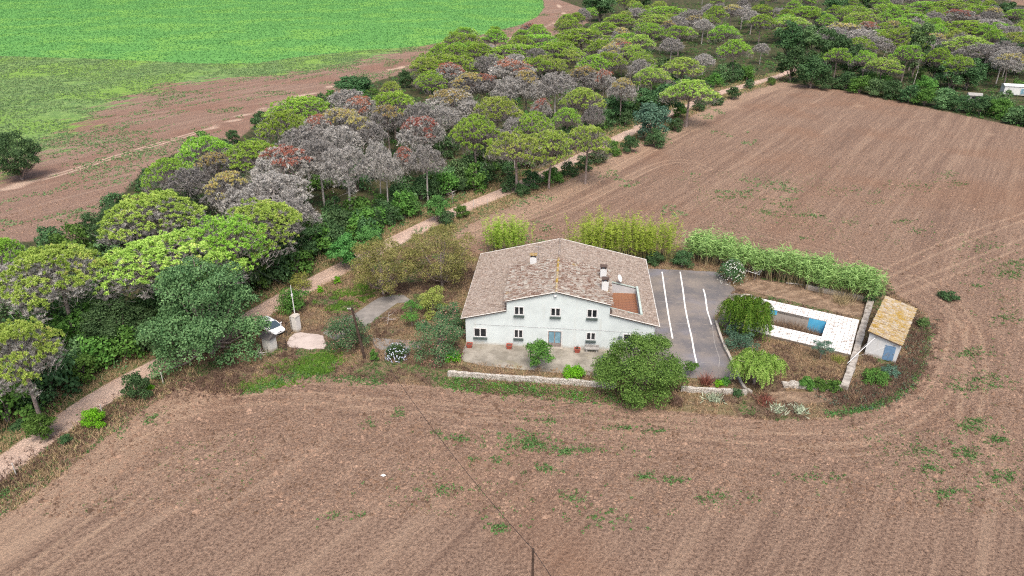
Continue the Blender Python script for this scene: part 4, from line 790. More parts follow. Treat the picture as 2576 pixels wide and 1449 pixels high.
cable(pt, ft_, 1.6, .022, 'thin black cable sagging over the ploughed field between the two poles')
e = ft_ + unit(np.array([ft_[0] - pt[0], ft_[1] - pt[1], 0])) * 28; e[2] = 5.5
cable(ft_, e, .5, .022, 'thin black cable leaving the field pole towards the viewer')
cable(pt, G(560, 628, 7.5), 1.0, .02, 'thin black cable from the leaning pole up into the wood')
cable(pt * .55 + np.array([*pb[:2], 0]) * .45 + np.array([0, 0, 0]), G(984, 936, .1), .0, .014, 'stay wire from the leaning pole down to the weeds by the white-flowered bush')
M['postwhite'] = plain('pale_post', (.55, .53, .5), (.42, .4, .37), 4)
for (x, y, h), lab in (((411, 965, 1.5), 'thin pale fence post beside the track right of the dark bush'), ((259, 1010 + 35, 1.4), 'thin pale fence post hidden by the lime green bush'), ((41, 1195, 1.4), 'thin pale fence post at the left edge beside the track'),
        ((1309, 582, 1.3), 'x'), ((1227, 521, 1.6), 'thin pale fence post by the track, right of the two'), ((1191, 522, 1.5), 'thin pale fence post by the track, left of the two')):
    if lab == 'x': continue
    p = G(x, y); set_tags(MB().tube([(0, 0, -.1), (.03, 0, h)], .05, 5).build('fence_post', M['postwhite'], None, False, (*p[:2], 0)), lab, 'post', 'pale fence posts along the track')

# ------------------------------------------------------------------ tree and plant builders
def cat_mesh(name, chunks, smooth=False):
    """chunks of (V, F, tint)"""
    off = 0; Vs = []; Ts = []; by = {}
    for V, F, t in chunks:
        Vs.append(V); Ts.append(np.broadcast_to(t, len(V)) if np.ndim(t) == 0 else t); by.setdefault(F.shape[1], []).append(F + off); off += len(V)
    return mesh_np(name, np.concatenate(Vs), [np.concatenate(x) for x in by.values()], np.concatenate(Ts), smooth)
def puffs(C, N, n, L, W, spread=1.0, tint=None):
    """needle tufts: n thin spikes fanning out at each centre C about the direction N"""
    m_ = len(C); P = np.repeat(C, n, 0); D = unit(np.repeat(N, n, 0) * .8 + rdir(m_ * n) * spread); k = m_ * n
    V, F = spikes(P, D, U(.7, 1.25, k) * L, W * U(.7, 1.3, k)); t = U(0, 1, m_) if tint is None else tint
    return V, F, np.repeat(np.clip(np.repeat(t, n) * .75 + U(-.1, .35, k), 0, 1), 3)
PR, PH = 5.0, 13.0                                    # the model pine: crown radius, height
def dome(r): return PH - .8 - 3.9 * (r / PR) ** 2.0
def scatter_disc(n, rad, mind):
    P = []
    for _ in range(n * 40):
        a, r_ = U(0, 2 * math.pi), rad * math.sqrt(U(0, 1)); q = np.array([r_ * math.cos(a), r_ * math.sin(a)])
        if all(np.hypot(*(q - p)) > mind for p in P): P.append(q)
        if len(P) >= n: break
    return np.array(P)
def pine_model(seed, nl=36, lop=0.0):
    global rng, U
    keep = rng; rng = np.random.default_rng(seed); U = rng.uniform
    pts = scatter_disc(nl, PR * .92, PR * .2); ecc = U(.85, 1.1); pts[:, 0] *= ecc; pts[:, 1] /= ecc
    rr = np.hypot(pts[:, 0], pts[:, 1]); z = dome(rr) + rng.normal(0, .28, len(pts)); lob = np.column_stack([pts, z]); lr = U(.8, 1.2, len(pts)) * (1 - .1 * rr / PR)
    # trunk and limbs
    b = MB(); bend = rng.normal(0, .25, 2); fork = PH * U(.5, .6)
    tp = [np.array([0, 0, -.2]), np.array([bend[0] * .3, bend[1] * .3, fork * .5]), np.array([bend[0], bend[1], fork]), np.array([bend[0] * 1.2, bend[1] * 1.2, PH * .8])]
    b.tube(tp, [.27, .22, .19, .09], 7)
    for p in lob:
        s = U(.0, 1.0); q = tp[2] * (1 - s) + tp[3] * s; e = p - np.array([0, 0, .5]); mid = q * .5 + e * .5 + np.array([0, 0, -.45 + U(-.3, .3)])
        b.tube([q, mid, e], [.085, .06, .025], 4, caps=False)
    for _ in range(6):                                # dead stubs below the crown
        a = U(0, 6.28); zz = U(.34, .55) * PH; l = U(.8, 2.2); b.tube([(0, 0, zz), (l * math.cos(a), l * math.sin(a), zz + U(-.5, .4))], [.04, .012], 3, caps=False)
    trunk = b.mesh('trunk')
    # green tufts over the lobes
    def tufts(sel, per, L, W, n, low=-.12):
        C = []; N = []; T = []; lt = U(0, 1, len(lob)) ** 1.3
        for i in sel:
            d = rdir(per * 3); d = d[d[:, 2] > low][:per]; C.append(lob[i] + d * lr[i] * U(.82, 1.06, (len(d), 1)) * (1, 1, .72)); N.append(unit(d + (0, 0, .5))); T.append(np.clip(lt[i] * .6 + U(0, .45, len(d)), 0, 1))
        C = np.concatenate(C); N = np.concatenate(N); return puffs(C, N, n, L, W, 1.15, np.concatenate(T))
    need = cat_mesh('needles', [tufts(range(len(lob)), 19, .30, .115, 32, -.35)])
    top = [i for i in np.argsort(rr + U(0, 2.2, len(rr))) if True][:int(len(lob) * .45)]
    cap = cat_mesh('needles', [tufts(top, 13, .34, .10, 20, .15)])
    # bare twigs: a fan from each limb up into its lobe
    def fans(n, L, W, spread, back):
        ch = []
        for i, p in enumerate(lob):
            C = p + rng.normal(0, 1, (n, 3)) * (lr[i] * .55, lr[i] * .55, .5) - (0, 0, back); C[:, :2] *= .97
            out = unit(np.column_stack([p[:2] * .12, .9])[None][0] if False else np.array([p[0] * .13, p[1] * .13, .9]))
            D = unit(out + rdir(n) * spread); V, F = spikes(C, D, U(.6, 1.3, n) * L, W); ch.append((V, F, np.repeat(np.clip(U(0, .8, n) + rng.normal(0, .12), 0, 1), 3)))
        return ch
    ch = fans(60, 1.15, .055, .55, 1.0); C = []; N = []
    for _ in range(330):                              # the bare funnel of twigs between fork and crown edge
        a = U(0, 6.28); f = U(0, 1) ** .6; r_ = PR * (.12 + .78 * f) * U(.75, 1.02); zz = PH * (.55 + .17 * f) + U(-.3, .9); C.append((r_ * math.cos(a), r_ * math.sin(a), zz)); N.append((math.cos(a) * .6, math.sin(a) * .6, .75))
    ch.append(puffs(np.array(C), unit(np.array(N)), 14, .6, .06, .45)); under = cat_mesh('twigs', ch)
    ch = fans(26, 1.3, .05, .4, 1.2); C = []; N = []
    for i in range(len(lob)):                          # upright brushes of bare twigs
        for q in range(2):
            c = lob[i] + np.array([U(-.5, .5), U(-.5, .5), -U(0, 1.5) * (1 if q else .3)]); d = rdir(15); d[:, 2] = np.abs(d[:, 2]) * 1.2 - .35; C.append(c + d * (lr[i] * .62, lr[i] * .62, lr[i] * .85) * U(.55, 1.1, (15, 1))); N.append(unit(d * .45 + (c[0] * .06, c[1] * .06, .9)))
    for _ in range(260):
        a = U(0, 6.28); f = U(0, 1) ** .6; r_ = PR * (.15 + .82 * f) * U(.8, 1.03); zz = PH * (.50 + .2 * f) + U(-.2, .8); C.append(np.array([[r_ * math.cos(a), r_ * math.sin(a), zz]])); N.append(unit(np.array([[math.cos(a) * .6, math.sin(a) * .6, .8]])))
    C = np.concatenate(C); N = np.concatenate(N); ch.append(puffs(C, N, 15, .42, .085, .55))
    dead = cat_mesh('twigs', ch)
    rng = keep; U = rng.uniform
    return dict(trunk=trunk, need=need, cap=cap, under=under, dead=dead)
PINES = [pine_model(100 + k, nl) for k, nl in enumerate((46, 52, 42, 49))]
LOOK = {'g': 'bright green umbrella pine', 'y': 'yellowing green umbrella pine', 'o': 'dying pine with ochre needle tips', 'r': 'dead pine with rusty red top', 'd': 'bare grey dead pine'}
pine_list = []
def pine(cx, cy, w, look, zone, H=None, lab=None):
    zf = .86 if look in 'gyo' else .80
    H = H or (12.2 + 1.6 * math.sin(cx * .37 + cy)); P = G(cx, cy, H * zf); rad = .56 * w * depth(P) / FPX
    pine_list.append(dict(P=P, rad=rad, H=H, look=look, zone=zone, lab=lab, cx=cx))
Z1, Z2_, Z3, Z4 = 'in the near wood', 'in the mid wood', 'in the far wood', 'in the right wood'
for a in [(130, 655, 220, 'y', Z1, 13), (6, 636, 130, 'g', Z1, 12.5), (28, 850, 190, 'y', Z1, 12), (415, 630, 285, 'y', Z1, 12), (560, 575, 195, 'g', Z1, 12), (375, 515, 205, 'y', Z1, 12), (658, 535, 185, 'y', Z1, 12), (419, 418, 102, 'g', Z1, 11), (512, 365, 128, 'g', Z1, 12), (540, 405, 105, 'o', Z1, 11),
          (637, 377, 140, 'g', Z1, 12), (572, 458, 115, 'o', Z1, 11.5), (715, 405, 150, 'r', Z1, 12.5), (690, 470, 165, 'd', Z1, 11), (722, 522, 120, 'd', Z1, 10), (40, 700, 120, 'd', Z1, 11), (600, 500, 110, 'd', Z1, 10), (470, 450, 100, 'd', Z1, 10),
          (868, 405, 130, 'd', Z2_, 14), (800, 385, 105, 'd', Z2_, 12.5), (948, 385, 68, 'd', Z2_, 12), (968, 415, 72, 'd', Z2_, 11), (1015, 397, 58, 'r', Z2_, 10), (1070, 393, 84, 'd', Z2_, 11), (1060, 325, 114, 'r', Z2_, 13), (1195, 315, 120, 'g', Z2_, 13), (1300, 356, 130, 'y', Z2_, 12), (1383, 345, 112, 'y', Z2_, 12), (1478, 335, 108, 'y', Z2_, 12),
          (1343, 303, 98, 'g', Z2_, 12), (1295, 322, 72, 'd', Z2_, 11), (1250, 262, 112, 'y', Z2_, 12.5), (1135, 243, 125, 'o', Z2_, 13), (988, 248, 118, 'g', Z2_, 12), (973, 283, 88, 'o', Z2_, 12), (1053, 282, 84, 'd', Z2_, 12), (900, 308, 80, 'o', Z2_, 12), (872, 250, 108, 'd', Z2_, 12), (757, 262, 155, 'g', Z2_, 11.5), (712, 300, 120, 'g', Z2_, 11.5),
          (848, 292, 120, 'o', Z2_, 12), (795, 318, 75, 'r', Z2_, 12), (765, 348, 130, 'd', Z2_, 12), (905, 270, 95, 'r', Z2_, 12), (850, 345, 110, 'd', Z2_, 12), (930, 330, 80, 'd', Z2_, 11), (1110, 290, 90, 'd', Z2_, 11), (1180, 275, 80, 'd', Z2_, 11),
          (1124, 150, 165, 'g', Z3, 11.5), (1206, 122, 84, 'g', Z3, 12), (1300, 124, 150, 'g', Z3, 12), (1349, 97, 125, 'g', Z3, 12), (1405, 120, 115, 'g', Z3, 12), (1462, 84, 128, 'g', Z3, 12.5), (1495, 153, 84, 'g', Z3, 12), (1347, 157, 90, 'g', Z3, 11.5), (1242, 147, 66, 'y', Z3, 11), (1397, 157, 56, 'y', Z3, 11), (1132, 177, 76, 'r', Z3, 11),
          (1287, 170, 112, 'r', Z3, 12), (1181, 200, 95, 'o', Z3, 12), (1217, 206, 70, 'r', Z3, 11.5), (1285, 216, 86, 'd', Z3, 12), (1324, 196, 76, 'o', Z3, 13), (1398, 205, 98, 'd', Z3, 13), (1470, 184, 95, 'o', Z3, 12), (1518, 196, 56, 'r', Z3, 12), (1566, 212, 64, 'o', Z3, 12), (1467, 238, 94, 'y', Z3, 12), (1425, 284, 62, 'g', Z3, 10), (1493, 284, 50, 'd', Z3, 10),
          (1361, 268, 50, 'r', Z3, 10), (1082, 194, 80, 'g', Z3, 11), (984, 217, 52, 'y', Z3, 10), (1518, 66, 80, 'g', Z3, 12), (1560, 46, 84, 'g', Z3, 12), (1574, 94, 70, 'g', Z3, 12), (1541, 122, 66, 'o', Z3, 12), (1590, 124, 64, 'y', Z3, 12), (1540, 150, 60, 'd', Z3, 11), (1610, 165, 55, 'd', Z3, 11), (1350, 225, 60, 'd', Z3, 11),
          (1677, 24, 112, 'g', Z3, 12), (1647, 43, 80, 'y', Z3, 12), (1632, 66, 72, 'g', Z3, 12), (1711, 74, 78, 'g', Z3, 12), (1803, 25, 52, 'g', Z3, 14), (1842, 20, 54, 'o', Z3, 13), (1824, 72, 66, 'g', Z3, 13), (1850, 113, 78, 'g', Z3, 13), (1917, 46, 62, 'g', Z3, 13), (1917, 20, 66, 'g', Z3, 12), (1992, 50, 88, 'y', Z3, 12), (2030, 24, 84, 'g', Z3, 12),
          (1719, 158, 94, 'y', Z3, 11.5), (1643, 180, 80, 'y', Z3, 11.5), (1737, 218, 118, 'y', Z3, 12), (1617, 143, 62, 'g', Z3, 11), (1771, 148, 52, 'd', Z3, 9), (1917, 118, 38, 'd', Z3, 8), (1740, 35, 60, 'd', Z3, 12), (1770, 60, 50, 'd', Z3, 11), (1870, 25, 55, 'd', Z3, 12), (1690, 110, 60, 'd', Z3, 11), (1960, 30, 50, 'd', Z3, 11), (1600, 30, 60, 'd', Z3, 11),
          (2172, 38, 78, 'y', Z4, 12), (2244, 20, 110, 'g', Z4, 12), (2120, 67, 94, 'o', Z4, 12), (2184, 68, 54, 'r', Z4, 12), (2172, 88, 94, 'd', Z4, 11.5), (2225, 66, 44, 'g', Z4, 11.5), (2260, 84, 100, 'g', Z4, 13), (2266, 56, 84, 'g', Z4, 12), (2300, 42, 74, 'g', Z4, 12), (2360, 27, 64, 'g', Z4, 12), (2354, 72, 64, 'g', Z4, 12), (2352, 94, 60, 'o', Z4, 11.5),
          (2435, 64, 145, 'g', Z4, 12), (2440, 104, 105, 'y', Z4, 12), (2480, 126, 120, 'd', Z4, 11.5), (2529, 76, 96, 'd', Z4, 11.5), (2416, 36, 84, 'r', Z4, 12), (2397, 9, 112, 'g', Z4, 12), (2472, 20, 84, 'g', Z4, 12), (2559, 30, 54, 'g', Z4, 12), (2416, 148, 38, 'y', Z4, 9), (2320, 110, 70, 'd', Z4, 11), (2210, 105, 70, 'd', Z4, 11), (2490, 60, 80, 'd', Z4, 11), (2150, 20, 70, 'g', Z4, 11), (2330, 10, 80, 'g', Z4, 11), (2550, 90, 60, 'y', Z4, 11)]:
    pine(*a)
taken = [p['P'][:2] for p in pine_list]; OPENG = GP([(1640, 150), (1760, 100), (1960, 90), (1960, 200), (1740, 270), (1600, 280)])
for _ in range(9000):
    px, py = U(1050, 2600), U(6, 240); q = G2(px, py)
    if len(taken) > 285: break
    if q[1] < 165 or sdist(WOOD, q[:1], q[1:])[0] < 4 or pdist(TRACK, q[:1], q[1:])[0] < 9 or sdist(OPENG, q[:1], q[1:])[0] > 0 or any(np.hypot(*(q - u_)) < 6.3 for u_ in taken): continue
    if px > 1960 and q[1] < 232: continue
    H = U(10.5, 12.5); v_ = vnoise(q[0], q[1], .03, 9) + U(-.25, .25); taken.append(q)
    pine_list.append(dict(P=np.array([q[0], q[1], H * .85]), rad=U(4.0, 5.6), H=H, look='g' if v_ > .58 else 'y' if v_ > .48 else 'o' if v_ > .42 else 'r' if v_ > .38 else 'd', zone=Z4 if px > 2050 else Z3, lab=None, cx=px))
_on = 'first second third fourth fifth sixth seventh eighth ninth tenth eleventh twelfth thirteenth fourteenth fifteenth sixteenth seventeenth eighteenth nineteenth'.split(); _ty = {2: ('twenty', 'twentieth'), 3: ('thirty', 'thirtieth'), 4: ('forty', 'fortieth'), 5: ('fifty', 'fiftieth'), 6: ('sixty', 'sixtieth'), 7: ('seventy', 'seventieth'), 8: ('eighty', 'eightieth'), 9: ('ninety', 'ninetieth')}
def ordinal(n): return _on[n - 1] if n < 20 else _ty[n // 10][1] if n % 10 == 0 else _ty[n // 10][0] + '-' + _on[n % 10 - 1]
ORD = ['leftmost'] + [ordinal(n) + ' from left' for n in range(2, 100)]
from collections import defaultdict
zl_ = defaultdict(list)
for p in pine_list: zl_[(p['look'], p['zone'])].append(p)
for (lk, zn), ps in zl_.items():
    for k, p in enumerate(sorted(ps, key=lambda q: proj(q['P'])[0])): p['label'] = p['lab'] or (LOOK[lk] + ' ' + zn + (', %s' % ORD[k] if len(ps) > 1 else ''))
for k, p in enumerate(pine_list):
    md = PINES[(k * 7 + int(p['cx'])) % 4]; s = p['rad'] / PR; sz = p['H'] / PH; P = p['P']
    t = empty('pine_tree', (P[0], P[1], 0), U(0, 6.28), p['label'], 'pine', 'pines of the wood'); t.scale = (s, s, sz)
    lk = p['look']; link('trunk', md['trunk'], M['bark_pale'] if lk == 'd' else M['bark'], t)
    if lk in 'gy': link('needles', md['need'], M['pine_' + lk], t); tw = link('twigs', md['dead'] if (lk == 'y' and p['zone'] == Z1) else md['under'], M['twig'] if (lk == 'y' and p['zone'] == Z1) else M['twig_u'], t); tw.scale = (.97, .97, .92) if (lk == 'y' and p['zone'] == Z1) else (1, 1, 1)
    else:
        link('twigs', md['dead'], M['twig'], t)
        if lk in 'or': link('needles', md['cap'], M['pine_' + lk], t)

# ------------------------------------------------------------------ broad-leaved trees and shrubs
def lobes_in(n, R_, H_, base):
    """leaf clumps: a few big boughs, each carrying smaller clumps on its outside"""
    nb = int(np.clip(n / 4, 9, 30)); sub = max(2, n // nb); dome_ = base == 0; ga = U(0, 6.28)
    hb = H_ if dome_ else (H_ - base) / 2; zc_ = 0.0 if dome_ else (H_ + base) / 2
    C = [np.array([0, 0, .38 * H_ if dome_ else zc_])]; r = [min(.55 * R_, .5 * hb + .15 * R_)]
    for i in range(nb):
        zz = (1 - (i + .5) / nb) if dome_ else 1 - 2 * (i + .5) / nb; ga += 2.39996 + U(-.35, .35); zz = float(np.clip(zz + U(-.12, .12), .06 if dome_ else -.97, .97)); h_ = math.sqrt(1 - zz * zz); d = np.array([h_ * math.cos(ga), h_ * math.sin(ga), zz])
        q = min(R_, hb * 1.1) * U(.3, .46) * (12.0 / nb) ** .3; f = U(.78, 1.06)
        c = np.array([d[0] * max(R_ - q, .1) * f, d[1] * max(R_ - q, .1) * f, zc_ + d[2] * max(hb - q * .85, .1) * f + (q * .35 if dome_ else 0)])
        C.append(c); r.append(q * .78)
        for e in rdir(sub):
            e = unit(e + d * .6 + (0, 0, .3)); C.append(c + e * q * U(.6, .85) * (1, 1, .85)); r.append(q * U(.3, .5))
    return np.array(C), np.array(r)
def leafy(seed, R_, H_, base=.0, nl=22, nleaf=6000, size=.22, asp=.6, trunk=.0, flat=.85, up=.25, stems=4):
    """(stem mesh, leaf mesh) of a leafy plant"""
    global rng, U
    keep = rng; rng = np.random.default_rng(seed); U = rng.uniform
    C, r = lobes_in(nl, R_, H_, base); nl = len(C); C[:, 2] = np.maximum(C[:, 2], base + .1)
    w = r ** 2; idx = rng.choice(nl, nleaf, p=w / w.sum()); d = rdir(nleaf); d[:, 2] = np.where(d[:, 2] < -.35, -d[:, 2], d[:, 2])
    rad = r[idx] * U(.72, 1.08, nleaf); P = C[idx] + d * rad[:, None] * (1, 1, flat); P[:, 2] = np.maximum(P[:, 2], base * .6 + .04 + U(0, .15, nleaf)); sprig = rng.random(nleaf) < .06; P[sprig] += d[sprig] * (size * 1.3)
    P[:, :2] *= R_ / np.percentile(np.hypot(P[:, 0], P[:, 1]), 98.5); P[:, 2] *= H_ / np.percentile(P[:, 2], 99.5)
    N = unit(d + rdir(nleaf) * .75 + (0, 0, up)); S = size * U(.6, 1.35, nleaf); V, F = leaves(P, N, S, asp)
    lt = U(-.18, .18, nl); t = np.clip(.45 + lt[idx] + rng.normal(0, .24, nleaf), 0, 1); lm = mesh_np('leaves', V, F, np.repeat(t, 4))
    b = MB()
    if trunk:
        b.tube([(0, 0, -.2), (U(-.1, .1) * R_, U(-.1, .1) * R_, base + .4 * (H_ - base) * .5), (0, 0, base + .55 * (H_ - base))], [trunk, trunk * .8, trunk * .4], 7)
        for c in C[::4]: b.tube([(0, 0, base * .75 + U(0, .15) * H_), c * .5 + np.array([0, 0, base * .4]), c], [trunk * .45, trunk * .3, trunk * .12], 4, caps=False)
    else:
        for c in C[:max(4, nl // 5)]: b.tube([(c[0] * .15, c[1] * .15, -.1), c * .6, c], [.05 * R_ / 1.5, .035 * R_ / 1.5, .012], 4, caps=False)
    rng = keep; U = rng.uniform; return b.mesh('stem'), lm
def plant(name, mesh, mat, pos, label, cat, group=None, scale=(1, 1, 1), stem='bark', rz=None, leafname='foliage'):
    t = empty(name, (pos[0], pos[1], pos[2] if len(pos) > 2 else 0), U(0, 6.28) if rz is None else rz, label, cat, group); t.scale = scale
    link('trunk' if cat == 'tree' else 'stem', mesh[0], M[stem], t); link('crown' if cat == 'tree' else leafname, mesh[1], M[mat], t); return t
def at_base(px, py): return G(px, py)
def fit(px, py, w, h_over_w=.8):
    """base point and radius of a bush whose visible outline centres on (px, py), w wide"""
    P = G(px, py)
    for _ in range(3):
        R_ = .5 * w * depth(P) / FPX; ta = CAMH / P[1]; ca = 1 / math.sqrt(1 + ta * ta); sn = ta * ca
        H_ = max(.7 * R_, (2 * h_over_w * R_ - .75 * R_ * sn) / ca); P = G(px, py, max(.1, (H_ - .75 * R_ * ta) / 2))
    return P, R_, H_
OAK = [leafy(200 + k, 6.0, 10.5, .3, 80, 16000, .28, .75, .38) for k in range(2)]
OAKS = [leafy(220 + k, 3.2, 6.2, .2, 32, 5200, .30, .7, .2) for k in range(4)]
SHRUB = [leafy(240 + k, 1.6, 2.3, .0, 10, 1300, .22, .65) for k in range(5)]
TALL = [leafy(250 + k, 2.6, 8.5, 1.0, 34, 5200, .30, .6, .16) for k in range(2)]
def tree(px, py, w, hw, mat, label, models=OAKS, k=0, group='oaks and other leafy trees of the wood'):
    P, R_, H_ = fit(px, py, w, hw); mesh = models[k % len(models)]; Rm, Hm = {id(OAK): (6, 10.5), id(OAKS): (3.2, 6.2), id(TALL): (2.6, 8.5)}[id(models)]
    return plant('leafy_tree', mesh, mat, P[:2], label, 'tree', group, (R_ / Rm, R_ / Rm, H_ / Hm))
OAKG = leafy(333, 7.0, 10.5, 0, 110, 30000, .24, .75, .4); P, R_, H_ = fit(518, 812, 312, .88); plant('leafy_tree', OAKG, 'oak_blue', P[:2], 'big rounded blue-green oak over the track beside the gate', 'tree', 'oaks and other leafy trees of the wood', (R_ / 7.0, R_ / 7.0, H_ / 10.5))
tree(300, 830, 190, .8, 'oak', 'dark oak behind the left side of the big gate oak', OAK, 1); tree(112, 945, 145, .85, 'oak', 'dark round oak under the leftmost leaning pine trunk', OAKS, 1)
tree(285, 580, 170, .7, 'oak', 'very dark oak behind the round yellow-green pine, at the field edge', OAK, 1); tree(735, 620, 150, .8, 'oak', 'dark oak beside the track where the near wood ends', OAK, 0)
tree(40, 400, 118, 1.1, 'oak', 'lone dark oak at the left edge of the fallow field', OAK, 1); tree(868, 640, 92, 1.0, 'fresh', 'fresh green tree beside the track behind the garden', OAKS, 2); tree(930, 605, 72, .9, 'fresh', 'lighter bushy tree right of the fresh green tree by the track', OAKS, 0)
tree(1098, 528, 64, 1.2, 'fresh', 'fresh green tree on the track edge right of the bare gap', OAKS, 3); tree(1028, 520, 74, .9, 'fresh', 'fresh green tree under the grey dead pines', OAKS, 1); tree(1080, 465, 60, .9, 'green', 'green tree below the grey pine in the clearing', OAKS, 0)
tree(1640, 312, 100, 1.0, 'bluegrey', 'pale blue-green oak at the corner of the track and field', OAKS, 2); tree(1655, 262, 118, .8, 'oak', 'dark oak behind the pale oak at the track', OAKS, 3); tree(1548, 268, 74, .9, 'oak', 'dark oak left of the oaks by the track', OAKS, 0)
tree(1020, 200, 42, 1.1, 'oak', 'small dark tree at the fallow field edge of the wood', OAKS, 1); tree(890, 225, 105, .6, 'oak', 'broad dark oak at the edge of the fallow field', OAKS, 2); tree(655, 315, 50, 1.4, 'oak', 'narrow dark oak on the fallow field side', OAKS, 3); tree(585, 345, 34, 1.1, 'oak', 'small dark tree standing out into the fallow field', OAKS, 0)
for k, (px, py, w, hw, mt, lab) in enumerate([(1995, 165, 90, 1.0, 'oak', 'dark oak at the near corner of the right hand wood'), (2045, 185, 82, 1.0, 'oak', 'round dark oak at the field corner of the right hand wood'), (2040, 120, 78, 1.3, 'oak_blue', 'tall blue-green tree behind the corner oaks'), (1985, 105, 80, 1.2, 'oak', 'tall dark tree behind the dead snag'), (2100, 130, 90, 1.1, 'oak', 'wide dark oak left of the open pine trunks'), (2150, 160, 80, 1.1, 'oak', 'dark oak just left of the open pine trunks'),
        (2310, 130, 76, 1.7, 'oak_blue', 'tall pale blue-green tree with a forked white trunk'), (2355, 165, 80, 1.2, 'oak', 'dark oak right of the tall pale tree'), (2395, 190, 76, 1.0, 'oak_blue', 'blue-green oak in front of the grey brown pine'), (2440, 190, 80, 1.0, 'oak', 'dark oak behind the grey hut'), (2485, 165, 60, 1.0, 'oak', 'dark oak left of the white mobile home'), (2530, 140, 80, 1.0, 'oak', 'dark oak behind the white mobile home'), (2100, 20, 60, 1.0, 'oak', 'dark tree left of the black roofed house'), (2070, 60, 50, 1.0, 'oak', 'dark tree below the black roofed house'), (2556, 170, 50, .8, 'lime', 'bright green tree above the white mobile home'),
        (1510, 18, 90, .8, 'oak', 'dark oak at the far tip of the wood'), (1600, 8, 80, .8, 'oak', 'dark oak at the top edge behind the pines'), (2190, 5, 60, 1.0, 'oak', 'dark tree at the top edge right of the black roof'), (2520, 40, 80, .8, 'oak', 'dark green tree at the top right corner'), (2340, 55, 60, .9, 'oak', 'dark tree between the right hand pines')]):
    tree(px, py, w, hw, mt, lab, TALL if hw > 1.25 else OAKS, k)
# a row of dark bushes along the foot of the right hand wood and along the track
hedge = [(2075, 205, 60), (2130, 205, 62), (2165, 215, 60), (2205, 222, 60), (2245, 228, 64), (2290, 238, 64), (2330, 246, 62), (2375, 250, 70), (2415, 262, 58), (2470, 268, 70), (2515, 275, 70), (2565, 292, 66), (2605, 300, 66), (2180, 190, 60), (2330, 215, 60)]
HED = [leafy(270 + k, 2.4, 3.6, 0, 26, 3400, .25, .65) for k in range(3)]
for k, (px, py, w) in enumerate(hedge):
    P, R_, H_ = fit(px, py, w, .75); plant('hedge_bush', HED[k % 3], ('oak', 'oak', 'green', 'oak_blue')[k % 4], P[:2], 'dark dense bush at the field edge of the right hand wood, %s' % ORD[sorted(x[0] + .001 * i for i, x in enumerate(hedge)).index(px + .001 * k)], 'bush', 'bushes along the right hand wood', (R_ / 2.4, R_ / 2.4, H_ / 3.6))
verge = [(1885, 212, 30), (1940, 205, 26), (1845, 235, 42), (1800, 250, 44), (1760, 265, 40), (1712, 280, 44), (1700, 315, 44), (1650, 350, 60), (1585, 365, 54), (1540, 375, 50), (1505, 395, 56), (1470, 412, 50), (1430, 428, 50), (1390, 445, 60), (1340, 455, 60), (1285, 465, 56), (1312, 480, 44), (1160, 535, 46), (1125, 552, 50), (1195, 455, 44), (1163, 470, 50)]
for k, (px, py, w) in enumerate(verge):
    P, R_, H_ = fit(px, py, w, .8); plant('verge_bush', HED[(k + 1) % 3], ('oak', 'green', 'oak', 'oak')[k % 4], P[:2], 'dark bush along the dirt track, %s' % ORD[sorted(x[0] for x in verge).index(px)], 'bush', 'bushes along the track', (R_ / 2.4, R_ / 2.4, H_ / 3.6))
for (px, py, w, hw, mt, lab) in [(345, 978, 74, 1.0, 'oak', 'dark green bush on the verge below the big oak'), (237, 1058, 62, .85, 'lime', 'bright lime green round bush on the track verge'), (378, 978, 26, .7, 'lime', 'small lime shoot beside the dark verge bush'), (165, 1110, 36, .8, 'oak', 'small dark bush right of the leftmost verge tree'), (55, 1072, 50, .6, 'oak', 'low dark bush left of the verge tree by the pine trunk')]:
    P, R_, H_ = fit(px, py, w, hw); plant('verge_bush', HED[int(px) % 3], mt, P[:2], lab, 'bush', None, (R_ / 2.4, R_ / 2.4, H_ / 3.6))
tree(105, 1083, 80, .95, 'green', 'small green tree with thin trunk on the verge at lower left', OAKS, 2, None)
# undergrowth beneath the pines: nothing tells these apart
und = []; wx0, wy0 = WOOD.min(0); wx1, wy1 = WOOD.max(0)
edge = smooth_line(GP([(-60, 1165), (60, 1085), (200, 1000), (330, 920), (430, 880), (600, 790), (700, 735), (830, 668), (930, 618), (1000, 580), (1130, 518), (1250, 470), (1400, 415), (1560, 338), (1700, 268), (1800, 226), (1900, 200)]), 4)
while len(und) < 130:
    i = int(U(0, len(edge) - 1)); q = edge[i] + (edge[i + 1] - edge[i]) * U(0, 1); nrm_ = unit(np.array([-(edge[i + 1] - edge[i])[1], (edge[i + 1] - edge[i])[0]])); q = q + nrm_ * U(1.2, 9)
    if pdist(TRACK, q[:1], q[1:])[0] < 4.0 or any(np.hypot(*(q - u_)) < 1.9 for u_ in und): continue
    und.append(q)
while len(und) < 285:
    px, py = U(-40, 2600), U(10, 1130); q = G2(px, py)
    if sdist(WOOD, q[:1], q[1:])[0] < 1.2 or pdist(TRACK, q[:1], q[1:])[0] < 4.2 or any(np.hypot(*(q - u_)) < 2.3 for u_ in und): continue
    und.append(q)
for k, q in enumerate(und):
    s = U(1.1, 2.2); plant('undergrowth_shrub', SHRUB[k % 5], ('oak', 'green', 'oak', 'oak', 'oak_blue', 'green')[k % 6], q, 'dark leafy undergrowth shrub on the wood floor beneath the pines', 'shrub', 'undergrowth shrubs beneath the pines', (s, s, s * U(.8, 1.3)))
